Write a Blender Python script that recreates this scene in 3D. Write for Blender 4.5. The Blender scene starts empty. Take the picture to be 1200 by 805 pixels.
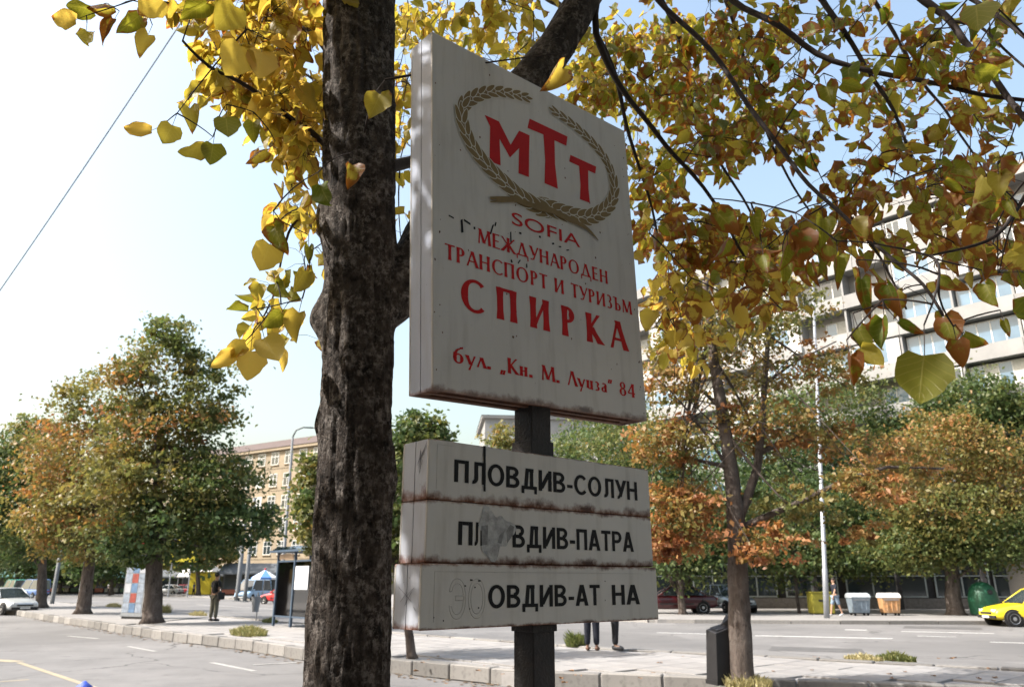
import bpy, bmesh, math, random
import numpy as np
from mathutils import Vector, Matrix, noise as mnoise

R = math.radians
random.seed(7)
rng = np.random.default_rng(11)
scene = bpy.context.scene
col = scene.collection

# ------------------------------------------------------------------ camera
EYE = 1.65
PITCH = math.atan((683.15 - 402.5) / 900.0)
cam_data = bpy.data.cameras.new('camera')
cam_data.sensor_width = 36.0
cam_data.lens = 27.0
cam_data.clip_end = 3000.0
cam_data.clip_start = 0.05
cam = bpy.data.objects.new('camera', cam_data)
col.objects.link(cam)
cam.location = (0, 0, EYE)
cam.rotation_euler = (R(90) + PITCH, 0, 0)
cam_data.dof.use_dof = True
cam_data.dof.focus_distance = 2.55
cam_data.dof.aperture_fstop = 6.0
scene.camera = cam

# ------------------------------------------------------------------ light
SUN_EL = R(47)
SUN_AZ = R(-103)          # clockwise from +Y: the sun stands to the left
to_sun = Vector((math.sin(SUN_AZ) * math.cos(SUN_EL), math.cos(SUN_AZ) * math.cos(SUN_EL), math.sin(SUN_EL)))
world = bpy.data.worlds.new("World")
scene.world = world
world.use_nodes = True
wn = world.node_tree
for n_ in list(wn.nodes):
    wn.nodes.remove(n_)
sky = wn.nodes.new('ShaderNodeTexSky')
sky.sky_type = 'NISHITA'
sky.sun_disc = False
sky.sun_elevation = SUN_EL
sky.sun_rotation = SUN_AZ
sky.air_density = 1.7
sky.dust_density = 5.5
sky.ozone_density = 0.5
bg = wn.nodes.new('ShaderNodeBackground')
bg.inputs['Strength'].default_value = 0.15
wo = wn.nodes.new('ShaderNodeOutputWorld')
wn.links.new(sky.outputs[0], bg.inputs[0])
wn.links.new(bg.outputs[0], wo.inputs[0])
sun_d = bpy.data.lights.new('sun', 'SUN')
sun_d.energy = 3.9
sun_d.angle = R(0.5)
sun_d.color = (1.0, 0.965, 0.92)
sun = bpy.data.objects.new('sun', sun_d)
col.objects.link(sun)
sun.rotation_euler = to_sun.to_track_quat('Z', 'Y').to_euler()
scene.view_settings.view_transform = 'Standard'
scene.view_settings.look = 'None'
scene.view_settings.exposure = 1.14
scene.view_settings.gamma = 1.0
scene.cycles.max_bounces = 8
scene.cycles.transparent_max_bounces = 8

# ------------------------------------------------------------------ survey helpers
# bearings read off the photograph turned into points of the place
_cp, _sp = math.cos(PITCH), math.sin(PITCH)


def ray(px, py):
    u = (px - 600) / 900.0
    v = (402.5 - py) / 900.0
    return Vector((u, _cp - v * _sp, _sp + v * _cp))


def G(px, py, z=0.0):
    d = ray(px, py)
    return Vector((0, 0, EYE)) + d * ((z - EYE) / d.z)


def Q(px, py, Y):
    d = ray(px, py)
    return Vector((0, 0, EYE)) + d * (Y / d.y)


def pxm(px, py, Y):
    """metres that one photo pixel spans at depth Y"""
    return Y / ray(px, py).y / 900.0


# ------------------------------------------------------------------ object helpers
def tag(o, label=None, cat=None, group=None, kind=None):
    if label: o['label'] = label
    if cat: o['category'] = cat
    if group: o['group'] = group
    if kind: o['kind'] = kind
    return o


def empty(name, loc=(0, 0, 0), rz=0.0):
    o = bpy.data.objects.new(name, None)
    o.empty_display_size = 0.2
    col.objects.link(o)
    o.location = loc
    o.rotation_euler = (0, 0, rz)
    return o


def link(name, me, parent=None, loc=None, rz=None, mat=None):
    o = bpy.data.objects.new(name, me)
    col.objects.link(o)
    if parent is not None: o.parent = parent
    if loc is not None: o.location = loc
    if rz is not None: o.rotation_euler = (0, 0, rz)
    if mat is not None:
        me.materials.clear(); me.materials.append(mat)
    return o


def copy_tree(o, parent=None):
    c = o.copy()
    col.objects.link(c)
    c.parent = parent
    for ch in list(o.children):
        copy_tree(ch, c)
    return c


class MB:
    def __init__(self):
        self.v = []; self.f = []

    def add(self, vs, fs):
        b = len(self.v)
        self.v += [tuple(p) for p in vs]
        self.f += [tuple(i + b for i in f) for f in fs]
        return self

    def box(self, x0, x1, y0, y1, z0, z1):
        return self.add([(x0, y0, z0), (x1, y0, z0), (x1, y1, z0), (x0, y1, z0), (x0, y0, z1), (x1, y0, z1), (x1, y1, z1), (x0, y1, z1)],
                        [(0, 3, 2, 1), (4, 5, 6, 7), (0, 1, 5, 4), (1, 2, 6, 5), (2, 3, 7, 6), (3, 0, 4, 7)])

    def prism(self, pts, z0, z1):
        n = len(pts)
        a = sum(pts[i][0] * pts[(i + 1) % n][1] - pts[(i + 1) % n][0] * pts[i][1] for i in range(n))
        if a < 0: pts = pts[::-1]
        vs = [(p[0], p[1], z0) for p in pts] + [(p[0], p[1], z1) for p in pts]
        fs = [tuple(range(n))[::-1], tuple(range(n, 2 * n))] + [(i, (i + 1) % n, n + (i + 1) % n, n + i) for i in range(n)]
        return self.add(vs, fs)

    def extrude_y(self, pts, y0, y1):
        """outline in x,z extruded in y"""
        n = len(pts)
        a = sum(pts[i][0] * pts[(i + 1) % n][1] - pts[(i + 1) % n][0] * pts[i][1] for i in range(n))
        if a < 0: pts = pts[::-1]
        vs = [(p[0], y0, p[1]) for p in pts] + [(p[0], y1, p[1]) for p in pts]
        fs = [tuple(range(n)), tuple(range(n, 2 * n))[::-1]] + [(i, n + i, n + (i + 1) % n, (i + 1) % n) for i in range(n)]
        return self.add(vs, fs)

    def tube(self, path, radii, n=8, cap=True, jitter=0.0):
        path = [Vector(p) for p in path]
        if not hasattr(radii, '__len__'): radii = [radii] * len(path)
        m = len(path)
        t = (path[1] - path[0]).normalized()
        up = Vector((1, 0, 0)) if abs(t.x) < 0.8 else Vector((0, 0, 1))
        a = t.cross(up).normalized()
        vs, fs = [], []
        for i, p in enumerate(path):
            if i == 0: t = path[1] - p
            elif i == m - 1: t = p - path[i - 1]
            else: t = path[i + 1] - path[i - 1]
            t.normalize()
            a = (a - t * a.dot(t)).normalized()
            b = t.cross(a)
            for k in range(n):
                th = 2 * math.pi * k / n
                r = radii[i] * (1 + (random.uniform(-jitter, jitter) if jitter else 0))
                vs.append(p + a * (math.cos(th) * r) + b * (math.sin(th) * r))
        for i in range(m - 1):
            for k in range(n):
                k2 = (k + 1) % n
                fs.append((i * n + k, i * n + k2, (i + 1) * n + k2, (i + 1) * n + k))
        if cap:
            fs.append(tuple(range(n))[::-1]); fs.append(tuple(range((m - 1) * n, m * n)))
        return self.add(vs, fs)

    def lathe(self, prof, c=(0, 0, 0), n=16, axis='z'):
        """prof: (r, h) pairs"""
        vs, fs = [], []
        for r, h in prof:
            for k in range(n):
                th = 2 * math.pi * k / n
                x, y = r * math.cos(th), r * math.sin(th)
                if axis == 'z': p = (c[0] + x, c[1] + y, c[2] + h)
                elif axis == 'y': p = (c[0] + y, c[1] + h, c[2] + x)
                else: p = (c[0] + h, c[1] + x, c[2] + y)
                vs.append(p)
        m = len(prof)
        for i in range(m - 1):
            for k in range(n):
                k2 = (k + 1) % n
                fs.append((i * n + k, i * n + k2, (i + 1) * n + k2, (i + 1) * n + k))
        fs.append(tuple(range(n))[::-1]); fs.append(tuple(range((m - 1) * n, m * n)))
        return self.add(vs, fs)

    def ball(self, c, r, n=8, m=6, sz=1.0):
        return self.lathe([(max(r * math.sin(math.pi * i / m), 1e-4), -r * math.cos(math.pi * i / m) * sz) for i in range(m + 1)], c, n)

    def mesh(self, name='mesh', off=None):
        me = bpy.data.meshes.new(name)
        vs = self.v
        if off is not None:
            vs = [(x - off[0], y - off[1], z - off[2]) for x, y, z in vs]
        me.from_pydata(vs, [], self.f)
        me.update()
        return me

    def build(self, name, mat, parent=None, off=None, smooth=False, bevel=0.0, kind=None, label=None, group=None, cat=None, recalc=False):
        me = self.mesh(name, off)
        if recalc:
            bm = bmesh.new(); bm.from_mesh(me)
            bmesh.ops.recalc_face_normals(bm, faces=bm.faces)
            bm.to_mesh(me); bm.free()
        me.materials.append(mat)
        if smooth:
            me.polygons.foreach_set('use_smooth', [True] * len(me.polygons))
        o = bpy.data.objects.new(name, me)
        col.objects.link(o)
        if parent is not None: o.parent = parent
        if bevel:
            md = o.modifiers.new('bevel', 'BEVEL'); md.width = bevel; md.segments = 2; md.limit_method = 'ANGLE'
        tag(o, label, cat, group, kind)
        return o


# ------------------------------------------------------------------ materials
def nodes_of(name):
    m = bpy.data.materials.new(name)
    m.use_nodes = True
    nt = m.node_tree
    for n_ in list(nt.nodes): nt.nodes.remove(n_)
    out = nt.nodes.new('ShaderNodeOutputMaterial')
    return m, nt, out


def N(nt, t, **kw):
    n_ = nt.nodes.new(t)
    for k, v in kw.items():
        if k in ('inp',):
            for a, b in v.items():
                if isinstance(b, bpy.types.NodeSocket): nt.links.new(b, n_.inputs[a])
                else: n_.inputs[a].default_value = b
        else: setattr(n_, k, v)
    return n_


def rgb(c): return (c[0], c[1], c[2], 1.0)


def mixc(nt, fac, a, b, bt='MIX'):
    n_ = nt.nodes.new('ShaderNodeMix'); n_.data_type = 'RGBA'; n_.blend_type = bt
    for s, v in ((n_.inputs[0], fac), (n_.inputs[6], a), (n_.inputs[7], b)):
        if isinstance(v, bpy.types.NodeSocket): nt.links.new(v, s)
        elif isinstance(v, (int, float)): s.default_value = v
        else: s.default_value = rgb(v)
    return n_.outputs[2]


def math_(nt, op, a, b=0.0, c=None, clamp=False):
    n_ = nt.nodes.new('ShaderNodeMath'); n_.operation = op; n_.use_clamp = clamp
    for i, v in enumerate((a, b) if c is None else (a, b, c)):
        if isinstance(v, bpy.types.NodeSocket): nt.links.new(v, n_.inputs[i])
        else: n_.inputs[i].default_value = v
    return n_.outputs[0]


def ramp(nt, fac, stops):
    n_ = nt.nodes.new('ShaderNodeValToRGB')
    nt.links.new(fac, n_.inputs[0])
    e = n_.color_ramp.elements
    while len(e) < len(stops): e.new(0.5)
    for i, (p, c) in enumerate(stops):
        e[i].position = p
        e[i].color = rgb(c) if hasattr(c, '__len__') else (c, c, c, 1)
    return n_.outputs[0]


def coords(nt, scale=(1, 1, 1), kind='Object'):
    tc = nt.nodes.new('ShaderNodeTexCoord')
    mp = nt.nodes.new('ShaderNodeMapping')
    mp.inputs['Scale'].default_value = scale
    nt.links.new(tc.outputs[kind], mp.inputs[0])
    return mp.outputs[0]


def noise(nt, vec, scale, detail=4, rough=0.55):
    n_ = nt.nodes.new('ShaderNodeTexNoise')
    nt.links.new(vec, n_.inputs['Vector'])
    n_.inputs['Scale'].default_value = scale
    n_.inputs['Detail'].default_value = detail
    n_.inputs['Roughness'].default_value = rough
    return n_.outputs[0]


def bump(nt, h, strength=0.3, dist=0.01):
    n_ = nt.nodes.new('ShaderNodeBump')
    n_.inputs['Strength'].default_value = strength
    n_.inputs['Distance'].default_value = dist
    nt.links.new(h, n_.inputs['Height'])
    return n_.outputs[0]


def bsdf(nt, out, color, rough=0.6, metal=0.0, normal=None, spec=0.5, coat=0.0):
    b = nt.nodes.new('ShaderNodeBsdfPrincipled')
    for nm, v in (('Base Color', color), ('Roughness', rough), ('Metallic', metal), ('Specular IOR Level', spec), ('Coat Weight', coat)):
        if isinstance(v, bpy.types.NodeSocket): nt.links.new(v, b.inputs[nm])
        elif hasattr(v, '__len__'): b.inputs[nm].default_value = rgb(v)
        else: b.inputs[nm].default_value = v
    if normal is not None: nt.links.new(normal, b.inputs['Normal'])
    nt.links.new(b.outputs[0], out.inputs[0])
    return b


_mats = {}


def mat(name, c, rough=0.6, metal=0.0, var=0.2, scale=6.0, bmp=0.15, spec=0.4, coat=0.0, objvar=0.0, dirt=None):
    """painted / plain surface with mottling and fine relief"""
    if name in _mats: return _mats[name]
    m, nt, out = nodes_of(name)
    vec = coords(nt)
    n1 = noise(nt, vec, scale, 6, 0.6)
    f = ramp(nt, n1, [(0.3, 0.0), (0.7, 1.0)])
    base = mixc(nt, f, tuple(x * (1 - var) for x in c), tuple(min(1, x * (1 + var * 0.7)) for x in c))
    if dirt:
        n2 = noise(nt, vec, scale * 0.37, 5, 0.7)
        base = mixc(nt, ramp(nt, n2, [(0.5, 0.0), (0.72, 0.8)]), base, dirt)
    if objvar:
        oi = nt.nodes.new('ShaderNodeObjectInfo')
        k = math_(nt, 'MULTIPLY_ADD', oi.outputs['Random'], objvar * 2, 1 - objvar)
        cc = nt.nodes.new('ShaderNodeCombineColor')
        for i in range(3): nt.links.new(k, cc.inputs[i])
        base = mixc(nt, 1.0, base, cc.outputs[0], 'MULTIPLY')
    nrm = bump(nt, noise(nt, vec, scale * 9, 5, 0.6), bmp, 0.01) if bmp else None
    bsdf(nt, out, base, rough, metal, nrm, spec, coat)
    _mats[name] = m
    return m


def glass_mat(name, tint=(0.03, 0.045, 0.055), rough=0.06):
    if name in _mats: return _mats[name]
    m, nt, out = nodes_of(name)
    vec = coords(nt)
    n1 = noise(nt, vec, 0.6, 3, 0.5)
    base = mixc(nt, n1, tuple(x * 0.5 for x in tint), tuple(x * 1.6 for x in tint))
    bsdf(nt, out, base, rough, 0.0, None, 0.8, 0.3)
    _mats[name] = m
    return m


def clear_glass(name, tint=(0.75, 0.85, 0.85), fac=0.25):
    if name in _mats: return _mats[name]
    m, nt, out = nodes_of(name)
    tr = N(nt, 'ShaderNodeBsdfTransparent', inp={'Color': rgb(tint)})
    gl = N(nt, 'ShaderNodeBsdfGlossy', inp={'Roughness': 0.05})
    fr = N(nt, 'ShaderNodeFresnel', inp={'IOR': 1.5})
    mx = nt.nodes.new('ShaderNodeMixShader')
    nt.links.new(math_(nt, 'ADD', fr.outputs[0], fac * 0.3, clamp=True), mx.inputs[0])
    nt.links.new(tr.outputs[0], mx.inputs[1]); nt.links.new(gl.outputs[0], mx.inputs[2])
    nt.links.new(mx.outputs[0], out.inputs[0])
    _mats[name] = m
    return m


def sign_paint(name, c, side=False, rust_low=0.03, rust_top=0.0, height=1.0, amount=1.0):
    m, nt, out = nodes_of(name)
    vec = coords(nt)
    sv = coords(nt, (1, 1, 0.12))
    n1 = noise(nt, vec, 2.2, 6, 0.6)
    n2 = noise(nt, sv, 26, 5, 0.6)
    n3 = noise(nt, vec, 55, 4, 0.6)
    n4 = noise(nt, vec, 16, 6, 0.65)
    base = mixc(nt, ramp(nt, n1, [(0.3, 0.0), (0.7, 1.0)]), tuple(x * 0.88 for x in c), c)
    base = mixc(nt, ramp(nt, n2, [(0.5, 0.0), (0.75, 0.32)]), base, (0.26, 0.22, 0.17))
    base = mixc(nt, ramp(nt, n3, [(0.68, 0.0), (0.76, 0.55)]), base, (0.12, 0.10, 0.08))
    sx = nt.nodes.new('ShaderNodeSeparateXYZ'); nt.links.new(coords(nt), sx.inputs[0])
    z = sx.outputs[2]
    def edge(d, w, top=False):
        dist = math_(nt, 'SUBTRACT', height, z) if top else z
        k = math_(nt, 'DIVIDE', dist, w)
        k = math_(nt, 'ADD', k, math_(nt, 'MULTIPLY_ADD', n4, 3.6, -1.75))
        return ramp(nt, k, [(0.0, 1.0), (0.35, 0.75), (1.0, 0.0)])
    rustc = mixc(nt, ramp(nt, n4, [(0.35, 0.0), (0.65, 1.0)]), (0.055, 0.02, 0.012), (0.24, 0.085, 0.03))
    if rust_low:
        f = math_(nt, 'MULTIPLY', edge(0, rust_low), amount)
        base = mixc(nt, f, base, rustc)
    if rust_top:
        f = math_(nt, 'MULTIPLY', edge(0, rust_top, True), amount)
        base = mixc(nt, f, base, rustc)
    nrm = bump(nt, noise(nt, vec, 9, 5, 0.5), 0.12, 0.02)
    bsdf(nt, out, base, 0.55, 0, nrm, 0.25)
    return m


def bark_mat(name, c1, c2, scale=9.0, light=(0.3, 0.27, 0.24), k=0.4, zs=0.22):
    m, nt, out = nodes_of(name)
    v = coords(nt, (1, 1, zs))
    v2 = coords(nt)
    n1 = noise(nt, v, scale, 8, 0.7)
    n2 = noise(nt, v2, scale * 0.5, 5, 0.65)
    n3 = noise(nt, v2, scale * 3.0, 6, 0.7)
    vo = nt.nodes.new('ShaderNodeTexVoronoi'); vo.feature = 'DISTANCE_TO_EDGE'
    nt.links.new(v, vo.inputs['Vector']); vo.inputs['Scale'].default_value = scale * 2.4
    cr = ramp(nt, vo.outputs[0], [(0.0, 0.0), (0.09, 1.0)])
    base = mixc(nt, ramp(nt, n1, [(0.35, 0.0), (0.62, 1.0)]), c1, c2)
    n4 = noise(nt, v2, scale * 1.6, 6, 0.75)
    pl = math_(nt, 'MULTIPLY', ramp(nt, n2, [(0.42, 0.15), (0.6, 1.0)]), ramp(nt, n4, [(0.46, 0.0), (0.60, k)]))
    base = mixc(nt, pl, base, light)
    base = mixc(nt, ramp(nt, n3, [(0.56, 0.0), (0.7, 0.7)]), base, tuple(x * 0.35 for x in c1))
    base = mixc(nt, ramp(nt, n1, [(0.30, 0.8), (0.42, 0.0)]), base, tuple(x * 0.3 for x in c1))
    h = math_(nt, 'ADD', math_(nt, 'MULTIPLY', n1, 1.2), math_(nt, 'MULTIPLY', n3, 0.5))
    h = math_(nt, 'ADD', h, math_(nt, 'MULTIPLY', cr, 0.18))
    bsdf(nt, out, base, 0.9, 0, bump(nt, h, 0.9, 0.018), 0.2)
    return m


def leaf_far_mat(name, stops, trans=0.45):
    """foliage seen from afar: colour from the per-leaf tint attribute"""
    m, nt, out = nodes_of(name)
    at = nt.nodes.new('ShaderNodeAttribute'); at.attribute_name = 'tint'
    c = ramp(nt, at.outputs['Fac'], stops)
    d = nt.nodes.new('ShaderNodeBsdfPrincipled')
    nt.links.new(c, d.inputs['Base Color']); d.inputs['Roughness'].default_value = 0.5
    d.inputs['Specular IOR Level'].default_value = 0.35
    t = nt.nodes.new('ShaderNodeBsdfTranslucent')
    hs = nt.nodes.new('ShaderNodeHueSaturation'); hs.inputs['Value'].default_value = 1.35; hs.inputs['Saturation'].default_value = 1.1
    nt.links.new(c, hs.inputs['Color']); nt.links.new(hs.outputs[0], t.inputs[0])
    mx = nt.nodes.new('ShaderNodeMixShader'); mx.inputs[0].default_value = trans * 0.85
    nt.links.new(d.outputs[0], mx.inputs[1]); nt.links.new(t.outputs[0], mx.inputs[2])
    nt.links.new(mx.outputs[0], out.inputs[0])
    return m


def linden_mat():
    m, nt, out = nodes_of('linden_leaf')
    at = nt.nodes.new('ShaderNodeAttribute'); at.attribute_name = 'tint'
    sc = nt.nodes.new('ShaderNodeSeparateColor'); nt.links.new(at.outputs['Color'], sc.inputs[0])
    uv = nt.nodes.new('ShaderNodeUVMap'); uv.uv_map = 'UVMap'
    sx = nt.nodes.new('ShaderNodeSeparateXYZ'); nt.links.new(uv.outputs[0], sx.inputs[0])
    u, v = sx.outputs[0], sx.outputs[1]
    au = math_(nt, 'ABSOLUTE', math_(nt, 'SUBTRACT', math_(nt, 'MULTIPLY', u, 2.0), 1.0))
    nv = nt.nodes.new('ShaderNodeVectorMath'); nv.operation = 'ADD'
    ng = nt.nodes.new('ShaderNodeNewGeometry')
    nt.links.new(ng.outputs['Position'], nv.inputs[0])
    n1 = noise(nt, nv.outputs[0], 24, 5, 0.6)
    c = ramp(nt, sc.outputs[0], [(0.0, (0.075, 0.115, 0.016)), (0.3, (0.17, 0.165, 0.024)), (0.62, (0.40, 0.305, 0.065)), (1.0, (0.50, 0.34, 0.09))])
    # side veins running off the midrib
    w = math_(nt, 'FRACT', math_(nt, 'MULTIPLY', math_(nt, 'SUBTRACT', v, math_(nt, 'MULTIPLY', au, 0.32)), 6.0))
    vein = ramp(nt, math_(nt, 'ABSOLUTE', math_(nt, 'SUBTRACT', w, 0.5)), [(0.0, 1.0), (0.07, 0.0)])
    mid = ramp(nt, au, [(0.0, 1.0), (0.06, 0.0)])
    vv = math_(nt, 'MAXIMUM', vein, mid)
    c = mixc(nt, math_(nt, 'MULTIPLY', vv, 0.28), c, (0.45, 0.38, 0.10))
    # browning from the rim and the tip
    e = math_(nt, 'MAXIMUM', math_(nt, 'POWER', au, 2.5), math_(nt, 'POWER', v, 3.0))
    b = math_(nt, 'ADD', e, math_(nt, 'MULTIPLY_ADD', n1, 3.2, -1.75))
    b = math_(nt, 'ADD', b, math_(nt, 'MULTIPLY_ADD', sc.outputs[1], 1.7, -1.15))
    bf = ramp(nt, b, [(0.28, 0.0), (0.55, 0.9)])
    c = mixc(nt, bf, c, (0.19, 0.065, 0.022))
    d = nt.nodes.new('ShaderNodeBsdfPrincipled')
    nt.links.new(c, d.inputs['Base Color']); d.inputs['Roughness'].default_value = 0.48
    d.inputs['Specular IOR Level'].default_value = 0.4
    nt.links.new(bump(nt, math_(nt, 'ADD', vv, n1), 0.35, 0.002), d.inputs['Normal'])
    t = nt.nodes.new('ShaderNodeBsdfTranslucent')
    hs = nt.nodes.new('ShaderNodeHueSaturation'); hs.inputs['Value'].default_value = 1.75; hs.inputs['Saturation'].default_value = 1.08
    nt.links.new(c, hs.inputs['Color']); nt.links.new(hs.outputs[0], t.inputs[0])
    mx = nt.nodes.new('ShaderNodeMixShader'); mx.inputs[0].default_value = 0.55
    nt.links.new(d.outputs[0], mx.inputs[1]); nt.links.new(t.outputs[0], mx.inputs[2])
    nt.links.new(mx.outputs[0], out.inputs[0])
    return m


def asphalt_mat():
    m, nt, out = nodes_of('asphalt')
    v = coords(nt)
    big = noise(nt, v, 0.16, 5, 0.6)
    med = noise(nt, v, 1.1, 6, 0.65)
    fine = noise(nt, v, 60, 3, 0.7)
    base = mixc(nt, ramp(nt, big, [(0.35, 0.0), (0.65, 1.0)]), (0.13, 0.128, 0.128), (0.205, 0.20, 0.197))
    base = mixc(nt, ramp(nt, med, [(0.45, 0.0), (0.7, 0.5)]), base, (0.115, 0.113, 0.112))
    base = mixc(nt, ramp(nt, fine, [(0.3, 0.35), (0.6, 0.0)]), base, (0.06, 0.06, 0.06))
    oil = noise(nt, v, 2.7, 3, 0.5)
    base = mixc(nt, ramp(nt, oil, [(0.62, 0.0), (0.72, 0.4)]), base, (0.07, 0.068, 0.067))
    pv_ = nt.nodes.new('ShaderNodeTexVoronoi'); pv_.feature = 'F1'; pv_.distance = 'CHEBYCHEV'; pv_.inputs['Scale'].default_value = 0.22
    nt.links.new(v, pv_.inputs['Vector'])
    sp_ = nt.nodes.new('ShaderNodeSeparateColor'); nt.links.new(pv_.outputs['Color'], sp_.inputs[0])
    base = mixc(nt, ramp(nt, sp_.outputs[0], [(0.74, 0.0), (0.75, 0.42)]), base, (0.105, 0.103, 0.102))
    # cracks
    wv = nt.nodes.new('ShaderNodeTexVoronoi'); wv.feature = 'DISTANCE_TO_EDGE'; wv.inputs['Scale'].default_value = 0.28
    ad = nt.nodes.new('ShaderNodeVectorMath'); ad.operation = 'ADD'
    nz = nt.nodes.new('ShaderNodeTexNoise'); nz.inputs['Scale'].default_value = 0.9; nz.inputs['Detail'].default_value = 5
    nt.links.new(v, nz.inputs['Vector'])
    nt.links.new(v, ad.inputs[0]); nt.links.new(nz.outputs['Color'], ad.inputs[1])
    nt.links.new(ad.outputs[0], wv.inputs['Vector'])
    cr = ramp(nt, wv.outputs[0], [(0.0, 0.85), (0.012, 0.0)])
    cr = math_(nt, 'MULTIPLY', cr, ramp(nt, big, [(0.5, 0.0), (0.55, 1.0)]))
    base = mixc(nt, cr, base, (0.035, 0.034, 0.033))
    bsdf(nt, out, base, 0.85, 0, bump(nt, fine, 0.35, 0.01), 0.3)
    return m


def concrete_mat(name, c, scale=1.0, dark=0.55, vary=0.2):
    m, nt, out = nodes_of(name)
    v = coords(nt)
    a = noise(nt, v, 0.7 * scale, 6, 0.65)
    b = noise(nt, v, 6 * scale, 5, 0.6)
    f = noise(nt, v, 50 * scale, 3, 0.6)
    oi = nt.nodes.new('ShaderNodeObjectInfo')
    base = mixc(nt, ramp(nt, a, [(0.3, 0.0), (0.7, 1.0)]), tuple(x * 0.8 for x in c), c)
    base = mixc(nt, ramp(nt, b, [(0.5, 0.0), (0.75, 0.55)]), base, tuple(x * dark for x in c))
    k = math_(nt, 'MULTIPLY_ADD', oi.outputs['Random'], vary, 1.06 - vary)
    cc = nt.nodes.new('ShaderNodeCombineColor')
    for i in range(3): nt.links.new(k, cc.inputs[i])
    base = mixc(nt, 1.0, base, cc.outputs[0], 'MULTIPLY')
    bsdf(nt, out, base, 0.85, 0, bump(nt, f, 0.4, 0.008), 0.3)
    return m


M = {}
M['asphalt'] = asphalt_mat()
M['slab'] = concrete_mat('paving_concrete', (0.29, 0.28, 0.272), 1.0, 0.6)
M['kerb'] = concrete_mat('kerb_stone_grey', (0.28, 0.268, 0.252), 2.0, 0.3, 0.5)
M['white_line'] = mat('road_paint_white', (0.62, 0.62, 0.60), 0.7, var=0.25, scale=7, bmp=0.2, dirt=(0.3, 0.3, 0.29))
M['worn_line'] = mat('road_paint_worn', (0.33, 0.325, 0.31), 0.7, var=0.3, scale=5, bmp=0.2, dirt=(0.2, 0.2, 0.195))
M['yellow_line'] = mat('road_paint_yellow', (0.32, 0.275, 0.19), 0.7, var=0.2, scale=3, bmp=0.2, dirt=(0.27, 0.25, 0.21))
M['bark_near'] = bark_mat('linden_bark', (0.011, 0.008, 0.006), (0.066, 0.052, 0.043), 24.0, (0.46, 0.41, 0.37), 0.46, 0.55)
M['bark'] = bark_mat('street_tree_bark', (0.05, 0.038, 0.032), (0.13, 0.105, 0.09), 7.0, (0.2, 0.18, 0.16), 0.35)
M['twig'] = mat('twig_bark', (0.028, 0.018, 0.015), 0.8, var=0.3, scale=30, bmp=0.3)
M['linden'] = linden_mat()
GREEN = [(0.0, (0.035, 0.068, 0.032)), (0.3, (0.078, 0.118, 0.04)), (0.5, (0.135, 0.145, 0.045)), (0.68, (0.215, 0.175, 0.055)), (0.82, (0.36, 0.175, 0.07)), (1.0, (0.25, 0.10, 0.05))]
M['foliage'] = leaf_far_mat('street_tree_leaves', GREEN)
M['grass_dry'] = leaf_far_mat('dry_grass_blades', [(0.0, (0.08, 0.11, 0.03)), (0.4, (0.2, 0.2, 0.07)), (1.0, (0.42, 0.36, 0.19))], 0.3)
# ------------------------------------------------------------------ the setting
SD = Vector((-0.675, 0.738, 0)).normalized()      # the boulevard runs this way
ND = Vector((0.738, 0.675, 0)).normalized()

g = MB().add([(-1500, -60, 0), (1500, -60, 0), (1500, 1500, 0), (-1500, 1500, 0)], [(0, 1, 2, 3)])
g.build('road', M['asphalt'], kind='structure')

KH = 0.25
near_edge = [G(-60, 706), G(53, 727), G(92, 733), G(138, 741), G(200, 751), G(295, 763), G(350, 773), G(465, 789), G(607, 805)]
near_edge += [near_edge[-1] + Vector((0.95, -0.31, 0)) * k for k in (3, 8)]
back_edge = [G(-60, 694, KH), G(60, 704.5, KH), G(120, 710, KH), G(256, 721, KH), G(380, 732, KH), G(487, 742, KH), G(731, 760, KH), G(940, 770, KH), G(1200, 783, KH)]
back_edge += [back_edge[-1] + Vector((0.85, -0.53, 0)) * k for k in (3, 6)]
for p in near_edge + back_edge: p.z = 0
isl = MB()
poly = [(p.x, p.y) for p in near_edge] + [(p.x, p.y) for p in reversed(back_edge)]
isl.prism(poly, 0.0, KH - 0.03)
island = isl.build('pavement', M['slab'], kind='structure')


def resample(pts, step):
    out = [pts[0].copy()]; acc = 0.0
    for a, b in zip(pts[:-1], pts[1:]):
        L = (b - a).length
        d = step - acc
        while d <= L:
            out.append(a.lerp(b, d / L)); d += step
        acc = L - (d - step)
    return out


def inside(p, poly):
    x, y = p; c = False
    n = len(poly)
    for i in range(n):
        x0, y0 = poly[i]; x1, y1 = poly[(i + 1) % n]
        if (y0 > y) != (y1 > y) and x < (x1 - x0) * (y - y0) / (y1 - y0) + x0: c = not c
    return c


km = MB().box(-0.485, 0.485, -0.14, 0.14, 0, KH + 0.012)
kme = km.mesh('kerb_stone')
bm = bmesh.new(); bm.from_mesh(kme)
bmesh.ops.bevel(bm, geom=bm.edges[:], offset=0.018, segments=1, affect='EDGES')
bm.to_mesh(kme); bm.free()
kme.materials.append(M['kerb'])
for edge, sgn in ((near_edge, 1), (back_edge, -1)):
    rs = resample(edge, 1.0)
    for a, b in zip(rs[:-1], rs[1:]):
        mid = (a + b) / 2
        if mid.y > 62 or mid.y < 8: continue
        t = (b - a).normalized(); nrm = Vector((-t.y, t.x, 0)) * sgn
        o = link('kerb_stone', kme, island)
        o.location = mid + nrm * 0.10 + Vector((0, 0, random.uniform(-0.012, 0.01)))
        o.rotation_euler = (random.uniform(-0.02, 0.02), 0, math.atan2(t.y, t.x) + random.uniform(-0.012, 0.012))
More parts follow.
